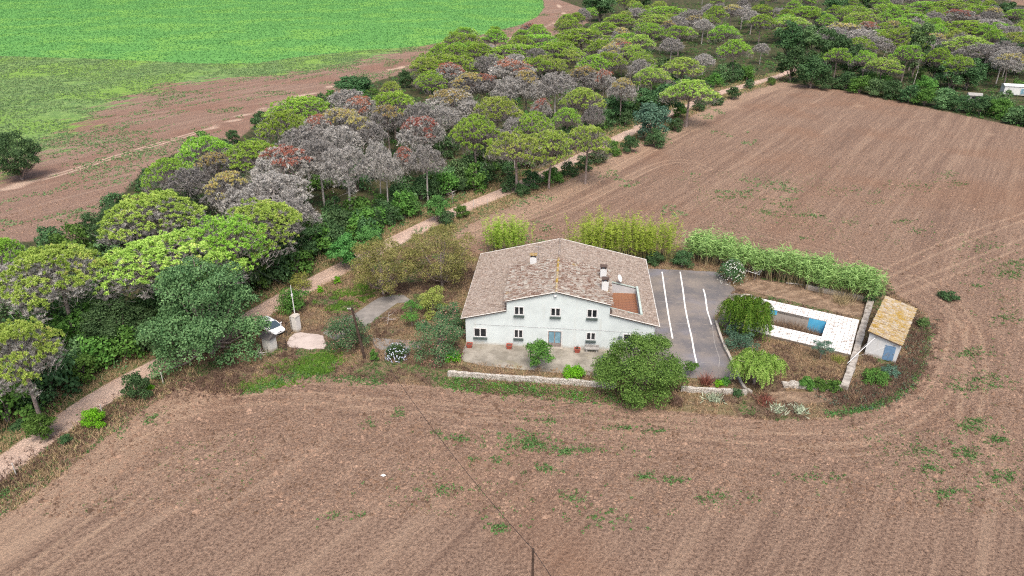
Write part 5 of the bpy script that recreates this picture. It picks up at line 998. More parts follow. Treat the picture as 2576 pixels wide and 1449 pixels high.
# low cover between the shrubs: brambles, ivy and seedlings nobody could count
def sample(n, x0, x1, y0, y1, ok):
    out = []; m_ = 0
    while m_ < n:
        X, Y = U(x0, x1, n), U(y0, y1, n); k = ok(X, Y); out.append(np.column_stack([X[k], Y[k]])); m_ += int(k.sum())
    return np.concatenate(out)[:n]
def in_view(X, Y, mx=1.15): return np.abs(X) / (Y * _c + CAMH * _s) < 1288 / FPX * mx
def stuff(name, me, mat): return set_tags(link(name, me, mat), kind='stuff')
def tuft_mesh(name, P, n, L, W, lean=.6, tint=None, z=0.0):
    k = len(P); B = np.repeat(np.column_stack([P, np.full(k, z)]), n, 0) + np.column_stack([rng.normal(0, 1, (k * n, 2)) * np.repeat(np.broadcast_to(L, k), n)[:, None] * .25, np.zeros(k * n)])
    D = unit(np.column_stack([rng.normal(0, lean, (k * n, 2)), np.ones(k * n)])); LL = np.repeat(np.broadcast_to(L, k), n) * U(.6, 1.3, k * n); V, F = spikes(B, D, LL, np.repeat(np.broadcast_to(W, k), n))
    t = np.clip(np.repeat(U(0, 1, k) if tint is None else tint, n) * .7 + U(0, .3, k * n), 0, 1); return mesh_np(name, V, F, np.repeat(t, 3))
def bushlet_mesh(name, P, n, rad, size, hgt=.6):
    """low clumps of small leaves"""
    k = len(P); r_ = np.repeat(np.broadcast_to(rad, k), n); d = rdir(k * n); d[:, 2] = np.abs(d[:, 2]); C = np.repeat(np.column_stack([P, np.zeros(k)]), n, 0) + d * (r_ * U(.5, 1.05, k * n))[:, None] * (1, 1, hgt)
    V, F = leaves(C, unit(d + rdir(k * n) * .7), size * U(.6, 1.4, k * n), .65); return mesh_np(name, V, F, np.repeat(np.clip(np.repeat(U(0, .7, k), n) + U(-.1, .35, k * n), 0, 1), 4))
Pw = sample(8200, -170, 330, 40, 560, lambda X, Y: (sdist(WOOD, X, Y) > .3) & (pdist(TRACK, X, Y) > 2.6) & in_view(X, Y) & (U(0, 1, X.shape) < np.clip(190 / Y, .25, 1) ** 1.5))
stuff('undergrowth', bushlet_mesh('undergrowth', Pw[:5200], 24, U(.7, 1.7, 5200), .36, .9), M['oak']); stuff('undergrowth', bushlet_mesh('undergrowth', Pw[5200:], 24, U(.6, 1.4, 3000), .34, .9), M['green'])

# ------------------------------------------------------------------ garden plants
def weeping(seed, R_, H_, n, mat_size=.16, hang=1.0, strand=26):
    """(stem, leaves) of a tree whose twigs arch over and hang"""
    global rng, U
    keep = rng; rng = np.random.default_rng(seed); U = rng.uniform; Pn = []; Nn = []; T = []
    heads = scatter_disc(16, R_ * .75, R_ * .25)
    for i in range(n):
        h_ = heads[int(U(0, len(heads)))]; a = U(0, 6.28); out = np.array([math.cos(a), math.sin(a)]); r0 = np.hypot(*h_); z0 = H_ * (1 - .28 * (r0 / R_) ** 2) * U(.88, 1.0); l = U(.4, 1.0) * hang * H_ * .75; s = np.linspace(0, 1, strand); reach = U(.25, .55) * R_ * .7
        xy = h_ + np.outer(np.sin(s * 1.4), out) * reach; z = z0 + .25 * np.sin(s * 2.2) * R_ * .2 - l * s ** 1.7; q = np.column_stack([xy, np.maximum(z, .15)]) + rng.normal(0, .04, (strand, 3)); Pn.append(q); Nn.append(unit(np.column_stack([np.tile(out, (strand, 1)), np.full(strand, .6)]) + rdir(strand) * .7)); T.append(np.clip(np.full(strand, U(0, .8)) + U(-.1, .2, strand), 0, 1))
    P = np.concatenate(Pn); V, F = leaves(P, np.concatenate(Nn), mat_size * U(.7, 1.4, len(P)), .45); lm = mesh_np('leaves', V, F, np.repeat(np.concatenate(T), 4)); b = MB(); b.tube([(0, 0, -.1), (.1, 0, H_ * .4), (0, .1, H_ * .75)], [.16, .12, .06], 6)
    for h_ in heads: b.tube([(.05, 0, H_ * .45), (h_[0] * .6, h_[1] * .6, H_ * .8), (h_[0], h_[1], H_ * .92)], [.06, .04, .015], 4, caps=False)
    rng = keep; U = rng.uniform; return b.mesh('stem'), lm
def flowers(t, R_, H_, n, mat, size, base=.3):
    d = rdir(n); d[:, 2] = np.abs(d[:, 2]); P = d * (R_ * .93, R_ * .93, (H_ - base) * .95) * U(.98, 1.1, (n, 1)) + (0, 0, base * .5); V, F = leaves(P, unit(d + rdir(n) * .3), size, .9); set_tags(link('flowers', mesh_np('flowers', V, F, np.repeat(U(0, 1, n), 4)), M[mat], t), kind='stuff')
def gplant(px, py, w, hw, mat, name, label, cat='bush', nl=30, nleaf=4000, size=.17, asp=.6, trunk=0, base=0.0, stem='bark', seed=None, fl=None):
    P, R_, H_ = fit(px, py, w, hw); t = plant(name, leafy(seed or int(px * 3 + py), R_, H_, base * H_, nl, nleaf, size, asp, trunk), mat, P[:2], label, cat, None, (1, 1, 1), stem)
    if fl: flowers(t, R_, H_, fl[0], fl[1], fl[2])
    return t
gplant(962, 690, 172, .95, 'olive', 'walnut_tree', 'sparse olive-brown tree left of the house, nearest the track', 'tree', 90, 14000, .22, .45, .2, .05)
gplant(1110, 662, 180, .98, 'olive', 'walnut_tree', 'sparse olive-brown tree touching the left end of the house roof', 'tree', 95, 15000, .22, .45, .22, .05)
gplant(1086, 765, 82, .95, 'yelgreen', 'garden_shrub', 'yellow-green shrub left of the house'); gplant(1035, 795, 66, 1.2, 'green', 'conifer_shrub', 'dense dark green upright shrub left of the yellow-green one', nl=20, nleaf=3600, size=.13)
gplant(1136, 812, 92, .95, 'oleander', 'oleander_bush', 'oleander with pink blooms against the left house corner', fl=(160, 'petal_p', .13)); gplant(1100, 870, 142, .85, 'oleander', 'oleander_bush', 'large round oleander left of the house terrace', nl=44, nleaf=8000, fl=(170, 'petal_p', .11))
gplant(872, 850, 124, .78, 'oleander', 'oleander_bush', 'large round oleander behind the leaning telegraph pole', nl=44, nleaf=8000, fl=(120, 'petal_p', .11)); gplant(1140, 900, 44, .7, 'lime', 'garden_shrub', 'small bright green shrub at the right foot of the large oleander', nl=14, nleaf=1200)
gplant(998, 887, 64, .75, 'oak', 'flowering_bush', 'dark bush covered in pale blue-white flowers', nl=24, nleaf=2600, fl=(230, 'petal_b', .17)); gplant(941, 897, 26, 1.2, 'green', 'garden_shrub', 'small dark green bush left of the pale-flowered bush', nl=10, nleaf=900)
gplant(1356, 902, 86, 1.0, 'green', 'garden_tree', 'ragged dark green shrub before the front door', nl=34, nleaf=3600, size=.2, trunk=.08, base=.05); gplant(1445, 943, 64, .66, 'lime', 'garden_shrub', 'bright lime green rounded bush on the garden wall', nl=22, nleaf=2600, size=.16)
gplant(1608, 946, 232, .74, 'laurel', 'laurel_bush', 'huge round glossy green bush right of the house front', nl=240, nleaf=30000, size=.21, asp=.5); gplant(1520, 925, 50, .9, 'bluegrey', 'garden_shrub', 'blue-green shrub tucked at the left of the huge round bush', nl=14, nleaf=1200)
gplant(1737, 932, 46, 1.0, 'green', 'small_tree', 'small dark tree at the bottom corner of the car park', 'tree', 14, 1100, .16, .55, .05, .25); gplant(1825, 960, 28, .9, 'green', 'garden_shrub', 'small fresh shrub below the car park corner', nl=10, nleaf=900); gplant(1808, 966, 26, .7, 'lime', 'garden_shrub', 'low lime green clump below the car park', nl=8, nleaf=600)
gplant(1865, 868, 88, .6, 'bluegrey', 'garden_shrub', 'blue-green spreading shrub under the weeping tree', nl=30, nleaf=3200, size=.15); gplant(1872, 905, 44, .6, 'green', 'garden_shrub', 'low green shrub above the pale willow', nl=12, nleaf=1200); gplant(1840, 838, 40, .9, 'bluegrey', 'garden_shrub', 'grey-green shrub beside the kerb wall and weeping tree', nl=12, nleaf=1200)
gplant(2067, 887, 60, .95, 'bluegrey', 'olive_tree', 'small grey-green olive tree on the dry lawn', 'tree', 22, 2600, .14, .4, .07, .3); gplant(1842, 687, 76, .85, 'oak', 'flowering_bush', 'dark bush dotted with white flowers beside the clothes dryer', nl=30, nleaf=3400, fl=(330, 'petal_w', .17))
for k, (px, w) in enumerate(((2030, 44), (2065, 44), (2096, 42))): gplant(px, 968 + 3 * k, w, .8, 'green', 'hedge_bush', ('left end of the clipped hedge below the dry lawn', 'middle bush of the clipped hedge below the dry lawn', 'right end of the clipped hedge below the dry lawn')[k], nl=16, nleaf=1700, size=.15)
gplant(1717, 655, 58, .85, 'oak', 'garden_shrub', 'dark round shrub between the bamboo and the reeds'); gplant(1648, 652, 54, .7, 'oak', 'garden_shrub', 'dark shrub at the foot of the bamboo behind the car park'); gplant(1940, 738 + 90, 22, .8, 'green', 'garden_shrub', 'tiny dark shrub on the near pool edge', nl=8, nleaf=500, size=.12)
gplant(2190, 735, 60, 1.0, 'oak', 'garden_shrub', 'dark shrub under the right end of the reeds', nl=18); gplant(735, 760, 86, .8, 'green', 'bramble_bush', 'green bramble thicket behind the pale metal pole', nl=26, nleaf=4200, size=.2); gplant(755, 712, 60, .8, 'yelgreen', 'bramble_bush', 'pale feathery shrub on the verge behind the metal pole', nl=20, nleaf=1800, size=.16)
gplant(848, 706, 22, 1.0, 'lime', 'garden_shrub', 'small bright green shrub beside the track, right of the pair', nl=8, nleaf=600); gplant(805, 730, 18, 1.2, 'lime', 'garden_shrub', 'small bright green shrub beside the track, left of the pair', nl=8, nleaf=500); gplant(2200, 955, 80, .55, 'green', 'garden_shrub', 'low weedy thicket before the shed door', nl=24, nleaf=2400, size=.16); gplant(2240, 940, 54, .5, 'bluegrey', 'garden_shrub', 'low grey-green thicket right of the weedy thicket', nl=16, nleaf=1300, size=.16); gplant(2322, 815, 34, .8, 'weed', 'garden_shrub', 'leafy weed clump behind the shed', nl=10, nleaf=700); gplant(1700, 1010, 44, .7, 'dry_dark', 'dead_bush', 'grey dead brush at the right foot of the huge round bush', nl=14, nleaf=1400, size=.2, asp=.2); gplant(1855, 990, 30, .7, 'oak', 'garden_shrub', 'small dark shrub at the end of the pale wall', nl=10, nleaf=800); gplant(2385, 748, 52, .4, 'oak', 'field_bush', 'dark low bush alone in the field right of the shed', nl=16, nleaf=1500, size=.2)
P, R_, H_ = fit(1878, 812, 158, .72); plant('weeping_tree', weeping(31, R_ * .92, H_, 1000, .2), 'droop', P[:2], 'dense weeping dark green tree over the left end of the pool', 'tree')
P, R_, H_ = fit(1900, 948, 150, .68); plant('willow', weeping(32, R_ * .98, H_, 560, .2, .62), 'willow', P[:2], 'pale yellow-green feathery willow beside the kerb wall', 'tree')
# cordyline-like dark red clump, agaves, dead branches
def spiky(px, py, w, n, L, Wd, mat, name, label, cat='plant', lean=.5):
    P, R_, H_ = fit(px, py, w, .5); q = np.column_stack([rng.normal(0, .35, (n, 2)) * R_, np.zeros(n)]); D = unit(np.column_stack([rng.normal(0, lean, (n, 2)), np.ones(n)])); V, F = spikes(q, D, L * U(.6, 1.2, n), Wd); o = link(name, mesh_np(name, V, F, np.repeat(U(0, 1, n), 3)), M[mat]); o.location = (P[0], P[1], 0); return set_tags(o, label, None if mat == 'agave' else cat, None, 'stuff' if mat == 'agave' else None)
spiky(1775, 965, 34, 150, 1.6, .07, 'red_dead', 'dead_clump', 'upright dark red dead clump at the car park edge'); spiky(1795, 1003, 60, 170, .7, .17, 'agave', 'agave_plant', 'pale cactus clump below the low wall, left of the two', lean=.9); spiky(1958, 1030, 60, 150, .6, .19, 'agave', 'agave_plant', 'left half of the pale agave bed below the sandy bank', lean=1.1); spiky(2010, 1032, 60, 150, .6, .19, 'agave', 'agave_plant', 'right half of the pale agave bed below the sandy bank', lean=1.1)
spiky(1925, 1010, 60, 220, 1.0, .06, 'red_dead', 'dead_clump', 'reddish dead brush left of the agave bed', lean=.9); spiky(2150, 1000, 50, 200, .8, .05, 'dry', 'dry_clump', 'straw coloured grass clump below the stone wall end', lean=.8); spiky(2085, 945, 50, 240, .7, .05, 'dry', 'dry_clump', 'straw coloured grass clump at the lower end of the dry lawn', lean=.8); spiky(2108, 905, 44, 240, .8, .05, 'yelgreen', 'dry_clump', 'yellowish grass clump right of the olive tree', lean=.7)
def snag(px, py, h, name, label, k=9, spread=.6, rad=.08):
    P = G(px, py); b = MB(); tip = np.array([U(-.2, .2) * h, U(-.2, .2) * h, h]); b.tube([(0, 0, -.1), tip * .5 + (U(-.1, .1) * h, 0, 0), tip], [rad, rad * .7, rad * .25], 5)
    for _ in range(k):
        s = U(.3, .95); a = U(0, 6.28); l = h * U(.2, .5); q = tip * s; e = q + np.array([math.cos(a) * l * spread, math.sin(a) * l * spread, l * U(.2, .8)]); b.tube([q, (q + e) / 2 + rng.normal(0, .05 * h, 3), e], [rad * .5, rad * .3, rad * .1], 4, caps=False)
    return set_tags(b.build(name, M['bark_pale'], None, False, (P[0], P[1], 0)), label, 'dead tree')
snag(1140, 512, 2.6, 'dead_snag', 'small bleached leafless snag beside the track gap', 12, 1.1); snag(2090, 170, 8, 'dead_snag', 'pale forked dead trunk at the corner of the right wood', 6); snag(2298, 212, 9, 'dead_snag', 'white forked trunk standing in the bushes of the right wood', 5, .4, .13); snag(2210, 190, 9, 'dead_snag', 'pale bare trunk among the open right hand pines', 6, .6, .12); snag(975, 815, 1.6, 'dead_branch', 'bleached fallen branch beside the driveway', 9, 2.2, .05); snag(655, 905, 1.3, 'dead_branch', 'heap of pale dead branches below the gate pillar', 14, 2.4, .05)
# bamboo and reeds
def canes(name, line, wid, n, h0, h1, label, leafmat, canemat, L, W, per, droop, cat='bamboo', leafz=.35):
    t = empty(name, (*line[0], 0), 0, label, cat); ln = np.asarray(line) - line[0]; seg = np.linspace(0, len(ln) - 1, n); i = np.minimum(seg.astype(int), len(ln) - 2); f = (seg - i)[:, None]; B = ln[i] * (1 - f) + ln[i + 1] * f + rng.normal(0, wid, (n, 2)); H_ = U(h0, h1, n) * (1.12 - .42 * vnoise(B[:, 0], B[:, 1], .55, 4)); lean = rng.normal(0, .11, (n, 2)) * H_[:, None]
    Bz = np.column_stack([B, np.zeros(n)]); D = np.column_stack([lean, H_]); V, F = spikes(Bz, unit(D), np.linalg.norm(D, axis=1), .07); link('canes', mesh_np('canes', V, F, np.repeat(U(0, 1, n), 3)), M[canemat], t)
    k = n * per; s = leafz + (1.03 - leafz) * (1 - U(0, 1, k) ** .8) ** 1.0; P = np.repeat(Bz, per, 0) + np.repeat(D, per, 0) * s[:, None]; a = U(0, 6.28, k); o = np.column_stack([np.cos(a), np.sin(a), U(-droop, .5, k)]); V, F = spikes(P, unit(o), L * U(.6, 1.3, k), W); link('leaves', mesh_np('leaves', V, F, np.repeat(np.clip(s * .5 + U(0, .5, k), 0, 1), 3)), M[leafmat], t)
canes('bamboo_clump', GP([(1455, 648), (1560, 652), (1680, 655)]), .9, 330, 5.2, 7.6, 'tall yellow-green bamboo clump behind the right half of the roof', 'bamboo', 'cane', .5, .075, 60, .6)
canes('bamboo_clump', GP([(1235, 640), (1270, 640), (1310, 636)]), .8, 110, 4.6, 6.6, 'smaller bright bamboo clump behind the left half of the roof', 'bamboo', 'cane', .5, .075, 60, .6)
canes('reed_hedge', GP([(1738, 652), (1800, 664), (1900, 690), (2000, 712), (2100, 738), (2195, 760)]), .85, 720, 3.9, 5.2, 'long hedge of green giant reeds behind the pool', 'reed', 'reed_dry', .85, .12, 24, .9, 'reeds', .42)
spiky(2120, 757, 60, 160, 2.4, .05, 'reed_dry', 'dry_reeds', 'dry fallen reeds at the right foot of the reed hedge', lean=.7)

# ------------------------------------------------------------------ grasses, weeds, clods
def gauss_patch(cx, cy, rx, ry, n): return np.array([G2(cx + rng.normal() * rx * .5, cy + rng.normal() * ry * .5) for _ in range(n)])
def line_pts(D, n, jit): L = smooth_line(GP(D), 6); i = U(0, len(L) - 1.001, n); k = i.astype(int); f = (i - k)[:, None]; return L[k] * (1 - f) + L[k + 1] * f + rng.normal(0, jit, (n, 2))
W_ = [(1318, 1108, 55, 24, 70), (1345, 1125, 60, 10, 30), (1480, 1132, 60, 8, 25), (1150, 1103, 34, 6, 16), (1250, 1160, 14, 5, 8), (1372, 1180, 24, 9, 16), (1620, 1200, 18, 6, 16), (1692, 1210, 28, 7, 16), (1440, 1255, 36, 14, 16), (1255, 1327, 24, 12, 20), (930, 1065, 14, 8, 8), (1000, 1040, 18, 14, 10), (1420, 1137, 20, 10, 16), (1560, 1076, 36, 4, 14), (1380, 1060, 30, 5, 12), (1645, 1085, 28, 4, 10), (1100, 1090, 20, 4, 6), (1190, 1155, 10, 4, 5), (2440, 890, 36, 12, 30), (2420, 975, 40, 16, 26), (2440, 1075, 30, 10, 24), (2505, 1105, 22, 12, 22), (2345, 1180, 30, 14, 20), (2425, 1140, 36, 20, 36), (2380, 1240, 40, 14, 20), (2450, 1060, 30, 10, 16), (2460, 720, 15, 5, 10), (2540, 690, 44, 10, 40), (2555, 665, 40, 12, 40), (1830, 497, 26, 5, 20), (1890, 478, 16, 5, 8), (1922, 533, 18, 6, 16), (1985, 520, 16, 4, 12), (2030, 542, 26, 5, 20), (1950, 515, 20, 5, 10), (1870, 522, 8, 3, 6), (2385, 440, 22, 6, 16), (2410, 463, 24, 5, 16), (2270, 557, 24, 5, 16), (2140, 560, 24, 8, 10), (2310, 582, 20, 5, 12), (2200, 510, 26, 5, 8), (2020, 600, 18, 4, 8), (300, 1085, 16, 8, 8), (370, 1060, 20, 8, 8), (385, 1045, 12, 6, 6), (15, 1240, 26, 8, 14), (230, 1075, 40, 14, 14), (1700, 620, 20, 4, 6), (2300, 470, 60, 14, 30), (2480, 620, 60, 16, 30), (2150, 480, 60, 12, 20), (2520, 800, 40, 16, 24), (2480, 960, 50, 30, 40), (2300, 1130, 60, 20, 24), (2520, 1200, 50, 20, 30), (1800, 1250, 80, 20, 20), (1500, 1300, 90, 30, 24), (1100, 1230, 80, 20, 20), (860, 1300, 60, 20, 10), (2050, 1200, 60, 14, 14), (1950, 640 - 100, 60, 10, 20)]
Pp = np.concatenate([gauss_patch(a, b_, c, d, int(n * 1.1)) for a, b_, c, d, n in W_] + [gauss_patch(a, b_, c * 2.4, d * 2.2, int(n * .7)) for a, b_, c, d, n in W_]); stuff('field_weeds', bushlet_mesh('field_weeds', Pp, 12, rng.gamma(2.0, .11, len(Pp)) + .05, .15, .8), M['weed'])
Pp = sample(2600, -75, 75, 46, 150, lambda X, Y: (fbm(X, Y, .09, 31) > .6) & (sdist(GARDEN, X, Y) < -.5) & (sdist(WOOD, X, Y) < -5) & (pdist(TRACK, X, Y) > 5) & in_view(X, Y) & (U(0, 1, X.shape) < .6)); stuff('field_weeds', tuft_mesh('field_weeds', Pp, 5, U(.08, .22, len(Pp)), .07, .9), M['weed'])
def ploughed(X, Y): return (sdist(GARDEN, X, Y) < -.2) & (sdist(WOOD, X, Y) < -3.5) & (pdist(TRACK, X, Y) > 4.5) & in_view(X, Y)
Pc = sample(52000, -90, 90, 46, 170, lambda X, Y: ploughed(X, Y) & (U(0, 1, X.shape) < (62 / Y) ** 2.2))
k = len(Pc); OV_ = np.array([(1, 0, 0), (-1, 0, 0), (0, 1, 0), (0, -1, 0), (0, 0, 1), (0, 0, -.6)], float); OF = np.array([(0, 2, 4), (2, 1, 4), (1, 3, 4), (3, 0, 4)]); sz = rng.gamma(2.2, .032, k)[:, None, None] + .02
a = U(0, 6.28, k); rot = np.stack([np.stack([np.cos(a), -np.sin(a), 0 * a], -1), np.stack([np.sin(a), np.cos(a), 0 * a], -1), np.stack([0 * a, 0 * a, 1 + 0 * a], -1)], 1)
Vc = np.einsum('kij,vj->kvi', rot, OV_) * sz * U(.6, 1.3, (k, 6, 1)) * (1, 1, .75) + np.column_stack([Pc, np.zeros(k)])[:, None]
stuff('soil_clods', mesh_np('soil_clods', Vc.reshape(-1, 3), (OF[None] + (np.arange(k) * 6)[:, None, None]).reshape(-1, 3), np.repeat(U(0, 1, k), 6)), M['clod'])
Ps = sample(26000, -90, 90, 46, 190, lambda X, Y: ploughed(X, Y) & (U(0, 1, X.shape) < (62 / Y) ** 1.6)); k = len(Ps); a = ROWDIR + rng.normal(0, .8, k); V, F = spikes(np.column_stack([Ps, U(.02, .1, k)]), np.column_stack([np.cos(a), np.sin(a), rng.normal(0, .12, k)]), U(.15, .45, k), .035); stuff('straw', mesh_np('straw', V, F, np.repeat(U(0, 1, k), 3)), M['straw'])
for (px, py, lab) in ((965, 1197, 'white stone lying alone in the ploughed field'),):
    P = G(px, py); b = MB(); b.add(OV_ * (.26, .18, .16) * U(.8, 1.2, (6, 1)) + (0, 0, .06), [(0, 2, 4), (2, 1, 4), (1, 3, 4), (3, 0, 4), (2, 0, 5), (1, 2, 5), (3, 1, 5), (0, 3, 5)]); set_tags(b.build('stone', M['frame'], None, False, (P[0], P[1], 0)), lab, 'stone')
# far fields
Pc = sample(52000, -400, 150, 100, 640, lambda X, Y: (sdist(CROP, X, Y) > -.6) & in_view(X, Y)); stuff('crop', tuft_mesh('crop', Pc, 5, U(.3, .6, len(Pc)), .3, 1.1, fbm(Pc[:, 0], Pc[:, 1], .03, 8) * 1.2 - .1), M['cropleaf'])
def weedy(X, Y): 
    mk = region_masks(X, Y); return in_view(X, Y) & (mk['wood'] < .3) & (mk['crop'] < .5) & (mk['weed'] * .85 + (fbm(X, Y, .12, 21) - .5) * 2.2 > .42)
Pc = sample(24000, -330, 60, 100, 480, weedy); stuff('fallow_weeds', tuft_mesh('fallow_weeds', Pc, 5, U(.25, .5, len(Pc)), .2, 1.0), M['weed_pale'])
def streaky(X, Y):
    mk = region_masks(X, Y); c, s = math.cos(ROWDIR), math.sin(ROWDIR); u, v = X * c + Y * s, -X * s + Y * c; return in_view(X, Y) & (mk['fallow'] > .9) & (mk['crop'] < .5) & (mk['wood'] < .3) & (fbm(u * .22, v, .28, 41) > .63)
Pc = sample(9000, -250, 90, 90, 420, streaky); stuff('fallow_weeds', tuft_mesh('fallow_weeds', Pc, 5, U(.2, .4, len(Pc)), .2, 1.0), M['weed_pale'])
# verges
Pv = sample(15000, -80, 170, 40, 260, lambda X, Y: (lambda d: (d > 1.75) & (d < 6.2) & (sdist(GARDEN, X, Y) < 1) & in_view(X, Y))(pdist(TRACK, X, Y)) & (U(0, 1, X.shape) < np.clip(90 / Y, .2, 1)))
h = len(Pv) // 2; stuff('verge_grass', tuft_mesh('verge_grass', Pv[:h], 7, U(.3, .8, h), .07, .6), M['dry']); stuff('verge_grass', tuft_mesh('verge_grass', Pv[h:], 6, U(.15, .4, len(Pv) - h), .07, .7), M['grass' if False else 'weed'])
Pv = line_pts([(-100, 1290), (30, 1210), (170, 1120), (280, 1045), (400, 975), (520, 965), (600, 985)], 1300, 1.2); stuff('verge_brush', tuft_mesh('verge_brush', Pv, 7, U(.25, .7, len(Pv)), .06, .7), M['dry_dark'])
# garden ground: dry grass and brush everywhere but on the paving; green where the photograph has it
CP = np.array([H2W(HW, 20)[:2], *GP([(1632, 676), (1802, 684), (1850, 727), (1800, 796), (1799, 812), (1862, 958), (1700, 952)]), H2W(0, -4.4)[:2], H2W(-.4, 0)[:2], H2W(-.4, 19.5)[:2]]); PLAT = np.array([PO + PU * u + PV * v for u, v in ((-.2, -.2), (PLEN + 1.2, -.2), (PLEN + 1.2, PW + .2), (-.2, PW + .2))]); DRV = GP([(721, 875), (721, 845), (745, 834), (812, 832), (940, 752), (1040, 738), (1040, 765), (960, 795), (850, 865), (812, 882)]); SHD = np.array([sa_, sa_ + e1 * SW, sa_ + e1 * SW + np.array([-e1[1], e1[0]]) * SD, sa_ + np.array([-e1[1], e1[0]]) * SD])
def yard(X, Y): return (sdist(GARDEN, X, Y) > -.3) & (sdist(CP, X, Y) < .1) & (sdist(PLAT, X, Y) < 0) & (sdist(DRV, X, Y) < .1) & (pdist(TRACK, X, Y) > 2.2) & (sdist(SANDY, X, Y) < -.2) & (sdist(SAND2, X, Y) < 0) & (sdist(SHD, X, Y) < 0)
Py = sample(24000, -45, 60, 58, 105, yard); n1 = fbm(Py[:, 0], Py[:, 1], .25, 51); A = Py[n1 > .52]; B = Py[(n1 <= .52) & (n1 > .4)]; C = Py[n1 <= .4]
stuff('dry_grass', tuft_mesh('dry_grass', A, 6, U(.12, .5, len(A)), .06, .8), M['dry']); stuff('dead_brush', tuft_mesh('dead_brush', B, 7, U(.2, .65, len(B)), .06, .9), M['dry_dark']); stuff('garden_weeds', tuft_mesh('garden_weeds', C, 6, U(.12, .4, len(C)), .07, .8), M['weed'])
Pg = np.concatenate([gauss_patch(*q) for q in ((885, 748, 66, 18, 1300), (925, 722, 36, 14, 500), (850, 772, 50, 14, 400), (760, 915, 90, 34, 900), (820, 900, 40, 22, 300), (690, 960, 60, 14, 300), (800, 935, 60, 10, 300), (1270, 977, 110, 9, 160), (1480, 1000, 90, 8, 120), (1200, 970, 60, 8, 80), (630, 975, 50, 12, 200))]); k = sdist(CP, Pg[:, 0], Pg[:, 1]) < 0; Pg = Pg[k & (sdist(DRV, Pg[:, 0], Pg[:, 1]) < 0) & (fbm(Pg[:, 0], Pg[:, 1], .5, 61) > .4)]; stuff('green_grass', tuft_mesh('green_grass', Pg, 7, U(.15, .4, len(Pg)), .07, .7), M['grass'])
Pg = line_pts([(2325, 800), (2332, 850), (2318, 915), (2285, 970), (2225, 1012), (2150, 1032), (2080, 1045)], 620, .28); stuff('creeper', bushlet_mesh('creeper', Pg[:400], 8, U(.12, .34, 400), .15, .8), M['weed']); stuff('creeper', bushlet_mesh('creeper', Pg[400:], 8, .24, .15, .8), M['fresh']); Pg = line_pts([(2300, 800), (2308, 850), (2290, 910), (2250, 955), (2190, 990), (2100, 1010)], 1500, 1.1); Pg = Pg[sdist(SHD, Pg[:, 0], Pg[:, 1]) < -.1]; stuff('dead_brush', tuft_mesh('dead_brush', Pg, 9, U(.25, .8, len(Pg)), .05, .8), M['dry_dark']); stuff('brush_weeds', bushlet_mesh('brush_weeds', Pg[::6], 14, U(.25, .6, len(Pg[::6])), .13, .8), M['bluegrey'])
Pg = line_pts([(620, 985), (690, 962), (760, 945), (860, 952), (960, 962)], 500, .5); stuff('creeper', bushlet_mesh('creeper', Pg, 7, .25, .16, .7), M['weed'])
Pg = line_pts([(1130, 962), (1250, 977), (1400, 988), (1550, 1002)], 700, .75); stuff('creeper', bushlet_mesh('creeper', Pg[:330], 10, U(.2, .5, 330), .17, .9), M['green']); stuff('creeper', bushlet_mesh('creeper', Pg[330:500], 10, U(.2, .4, 170), .16, .9), M['fresh']); stuff('dead_brush', bushlet_mesh('dead_brush', Pg[500:], 12, U(.2, .6, 200), .14, .9), M['dry_dark'])
Pl = sample(2600, 20, 60, 60, 90, lambda X, Y: sdist(DRYLAWN, X, Y) > -.5); stuff('dry_grass', tuft_mesh('dry_grass', Pl, 6, U(.1, .3, len(Pl)), .05, .9), M['dry'])
Pb = np.array([PO + PU * U(PI[0] + .2, PI[1] - .6) + PV * U(PI[2] + .3, PI[3] - .2) for _ in range(900)]); Pb = Pb[((Pb - PO) @ PV) > PI[2] + .9 + .8 * vnoise(Pb[:, 0], Pb[:, 1], .5, 2)]
stuff('dead_reeds', tuft_mesh('dead_reeds', Pb, 16, U(1.0, 1.9, len(Pb)), .07, .7, None, -1.75), M['dry_dark']); stuff('dead_reeds', tuft_mesh('dead_reeds', Pb[::5], 12, U(1.0, 1.9, len(Pb[::5])), .05, .6, None, -1.75), M['dry'])

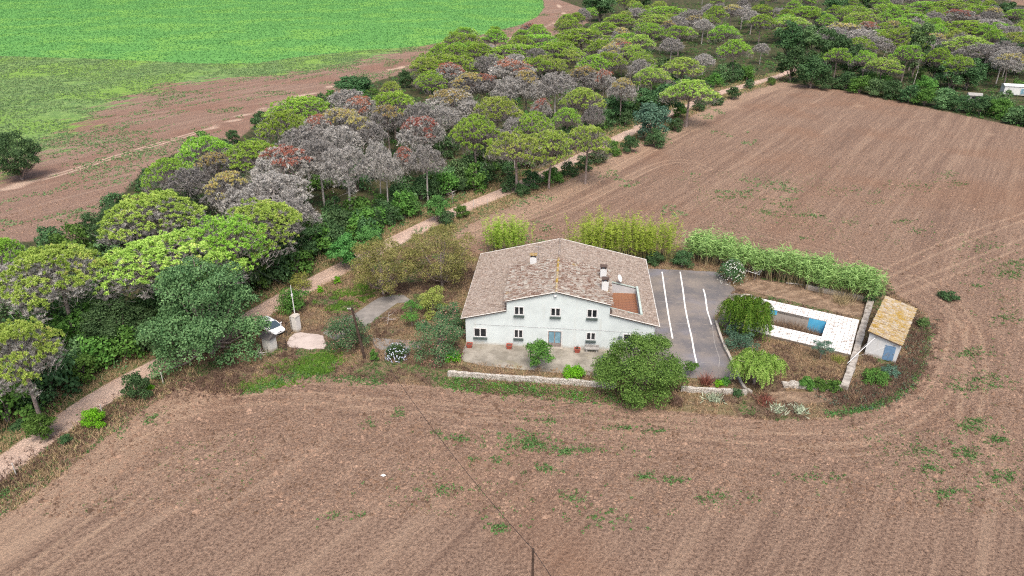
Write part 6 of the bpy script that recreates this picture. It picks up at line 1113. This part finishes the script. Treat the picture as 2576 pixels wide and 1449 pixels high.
# ------------------------------------------------------------------ far buildings
M['blackroof'] = plain('black_roof', (.03, .033, .042), (.05, .055, .065), 1, .6)
P = G(2112, 62); t = empty('far_house', (P[0], P[1], 0), .35, 'far house with black hipped roof showing above the pines', 'house')
MB().box(-7, 7, -5, 5, 0, 4.2).build('wall', M['doorwood'], t); b = MB(); b.add([(-8, -6, 4.2), (8, -6, 4.2), (8, 6, 4.2), (-8, 6, 4.2), (-2.5, 0, 7.6), (2.5, 0, 7.6)], [(0, 3, 2, 1), (0, 1, 5, 4), (2, 3, 4, 5), (1, 2, 5), (3, 0, 4)]); b.build('roof', M['blackroof'], t)
P = G(2556, 240); t = empty('mobile_home', (P[0], P[1], 0), R(-17), 'white mobile home behind the hedge at the right edge', 'mobile home')
MB().box(-4.2, 8, -1.9, 1.9, .4, 3.0).build('body', M['white_wall'], t); b = MB(); b.add([(-4.4, -2.1, 3.0), (8.2, -2.1, 3.0), (8.2, 2.1, 3.0), (-4.4, 2.1, 3.0), (-4.4, 0, 3.5), (8.2, 0, 3.5)], [(0, 3, 2, 1), (0, 1, 5, 4), (2, 3, 4, 5), (1, 2, 5), (3, 0, 4)]); b.build('roof', M['frame'], t)
w = MB().box(.2, 1.9, -1.96, -1.905, .7, 2.5).build('window', M['frame'], t)
for xa in (.3, 1.1): MB().box(xa, xa + .7, -1.99, -1.965, .8, 2.4).build('pane', M['doorglass'], w)
P = G(2447, 258); t = empty('hut', (P[0], P[1], 0), R(-20), 'small grey hut half hidden in the hedge of the right wood', 'hut')
b = MB(); b.box(-1.6, 1.6, -1.3, 1.3, 0, 2.3); b.build('wall', M['stone_bench'], t); b = MB(); b.add([(-1.9, -1.6, 2.3), (1.9, -1.6, 2.3), (1.9, 1.6, 2.3), (-1.9, 1.6, 2.3), (-1.9, 0, 2.9), (1.9, 0, 2.9)], [(0, 3, 2, 1), (0, 1, 5, 4), (2, 3, 4, 5), (1, 2, 5), (3, 0, 4)]); b.build('roof', M['stone_bench'], t); MB().box(-.9, .5, -1.34, -1.304, .1, 1.9).build('opening', M['glass'], t)
P = G(2425, 225); set_tags(MB().tube([(0, 0, 0), (.35, 0, 7.2)], .09, 6).build('pale_pole', M['frame'], None, False, (P[0], P[1], 0)), 'short white pole rising from the hedge near the grey hut', 'pole')
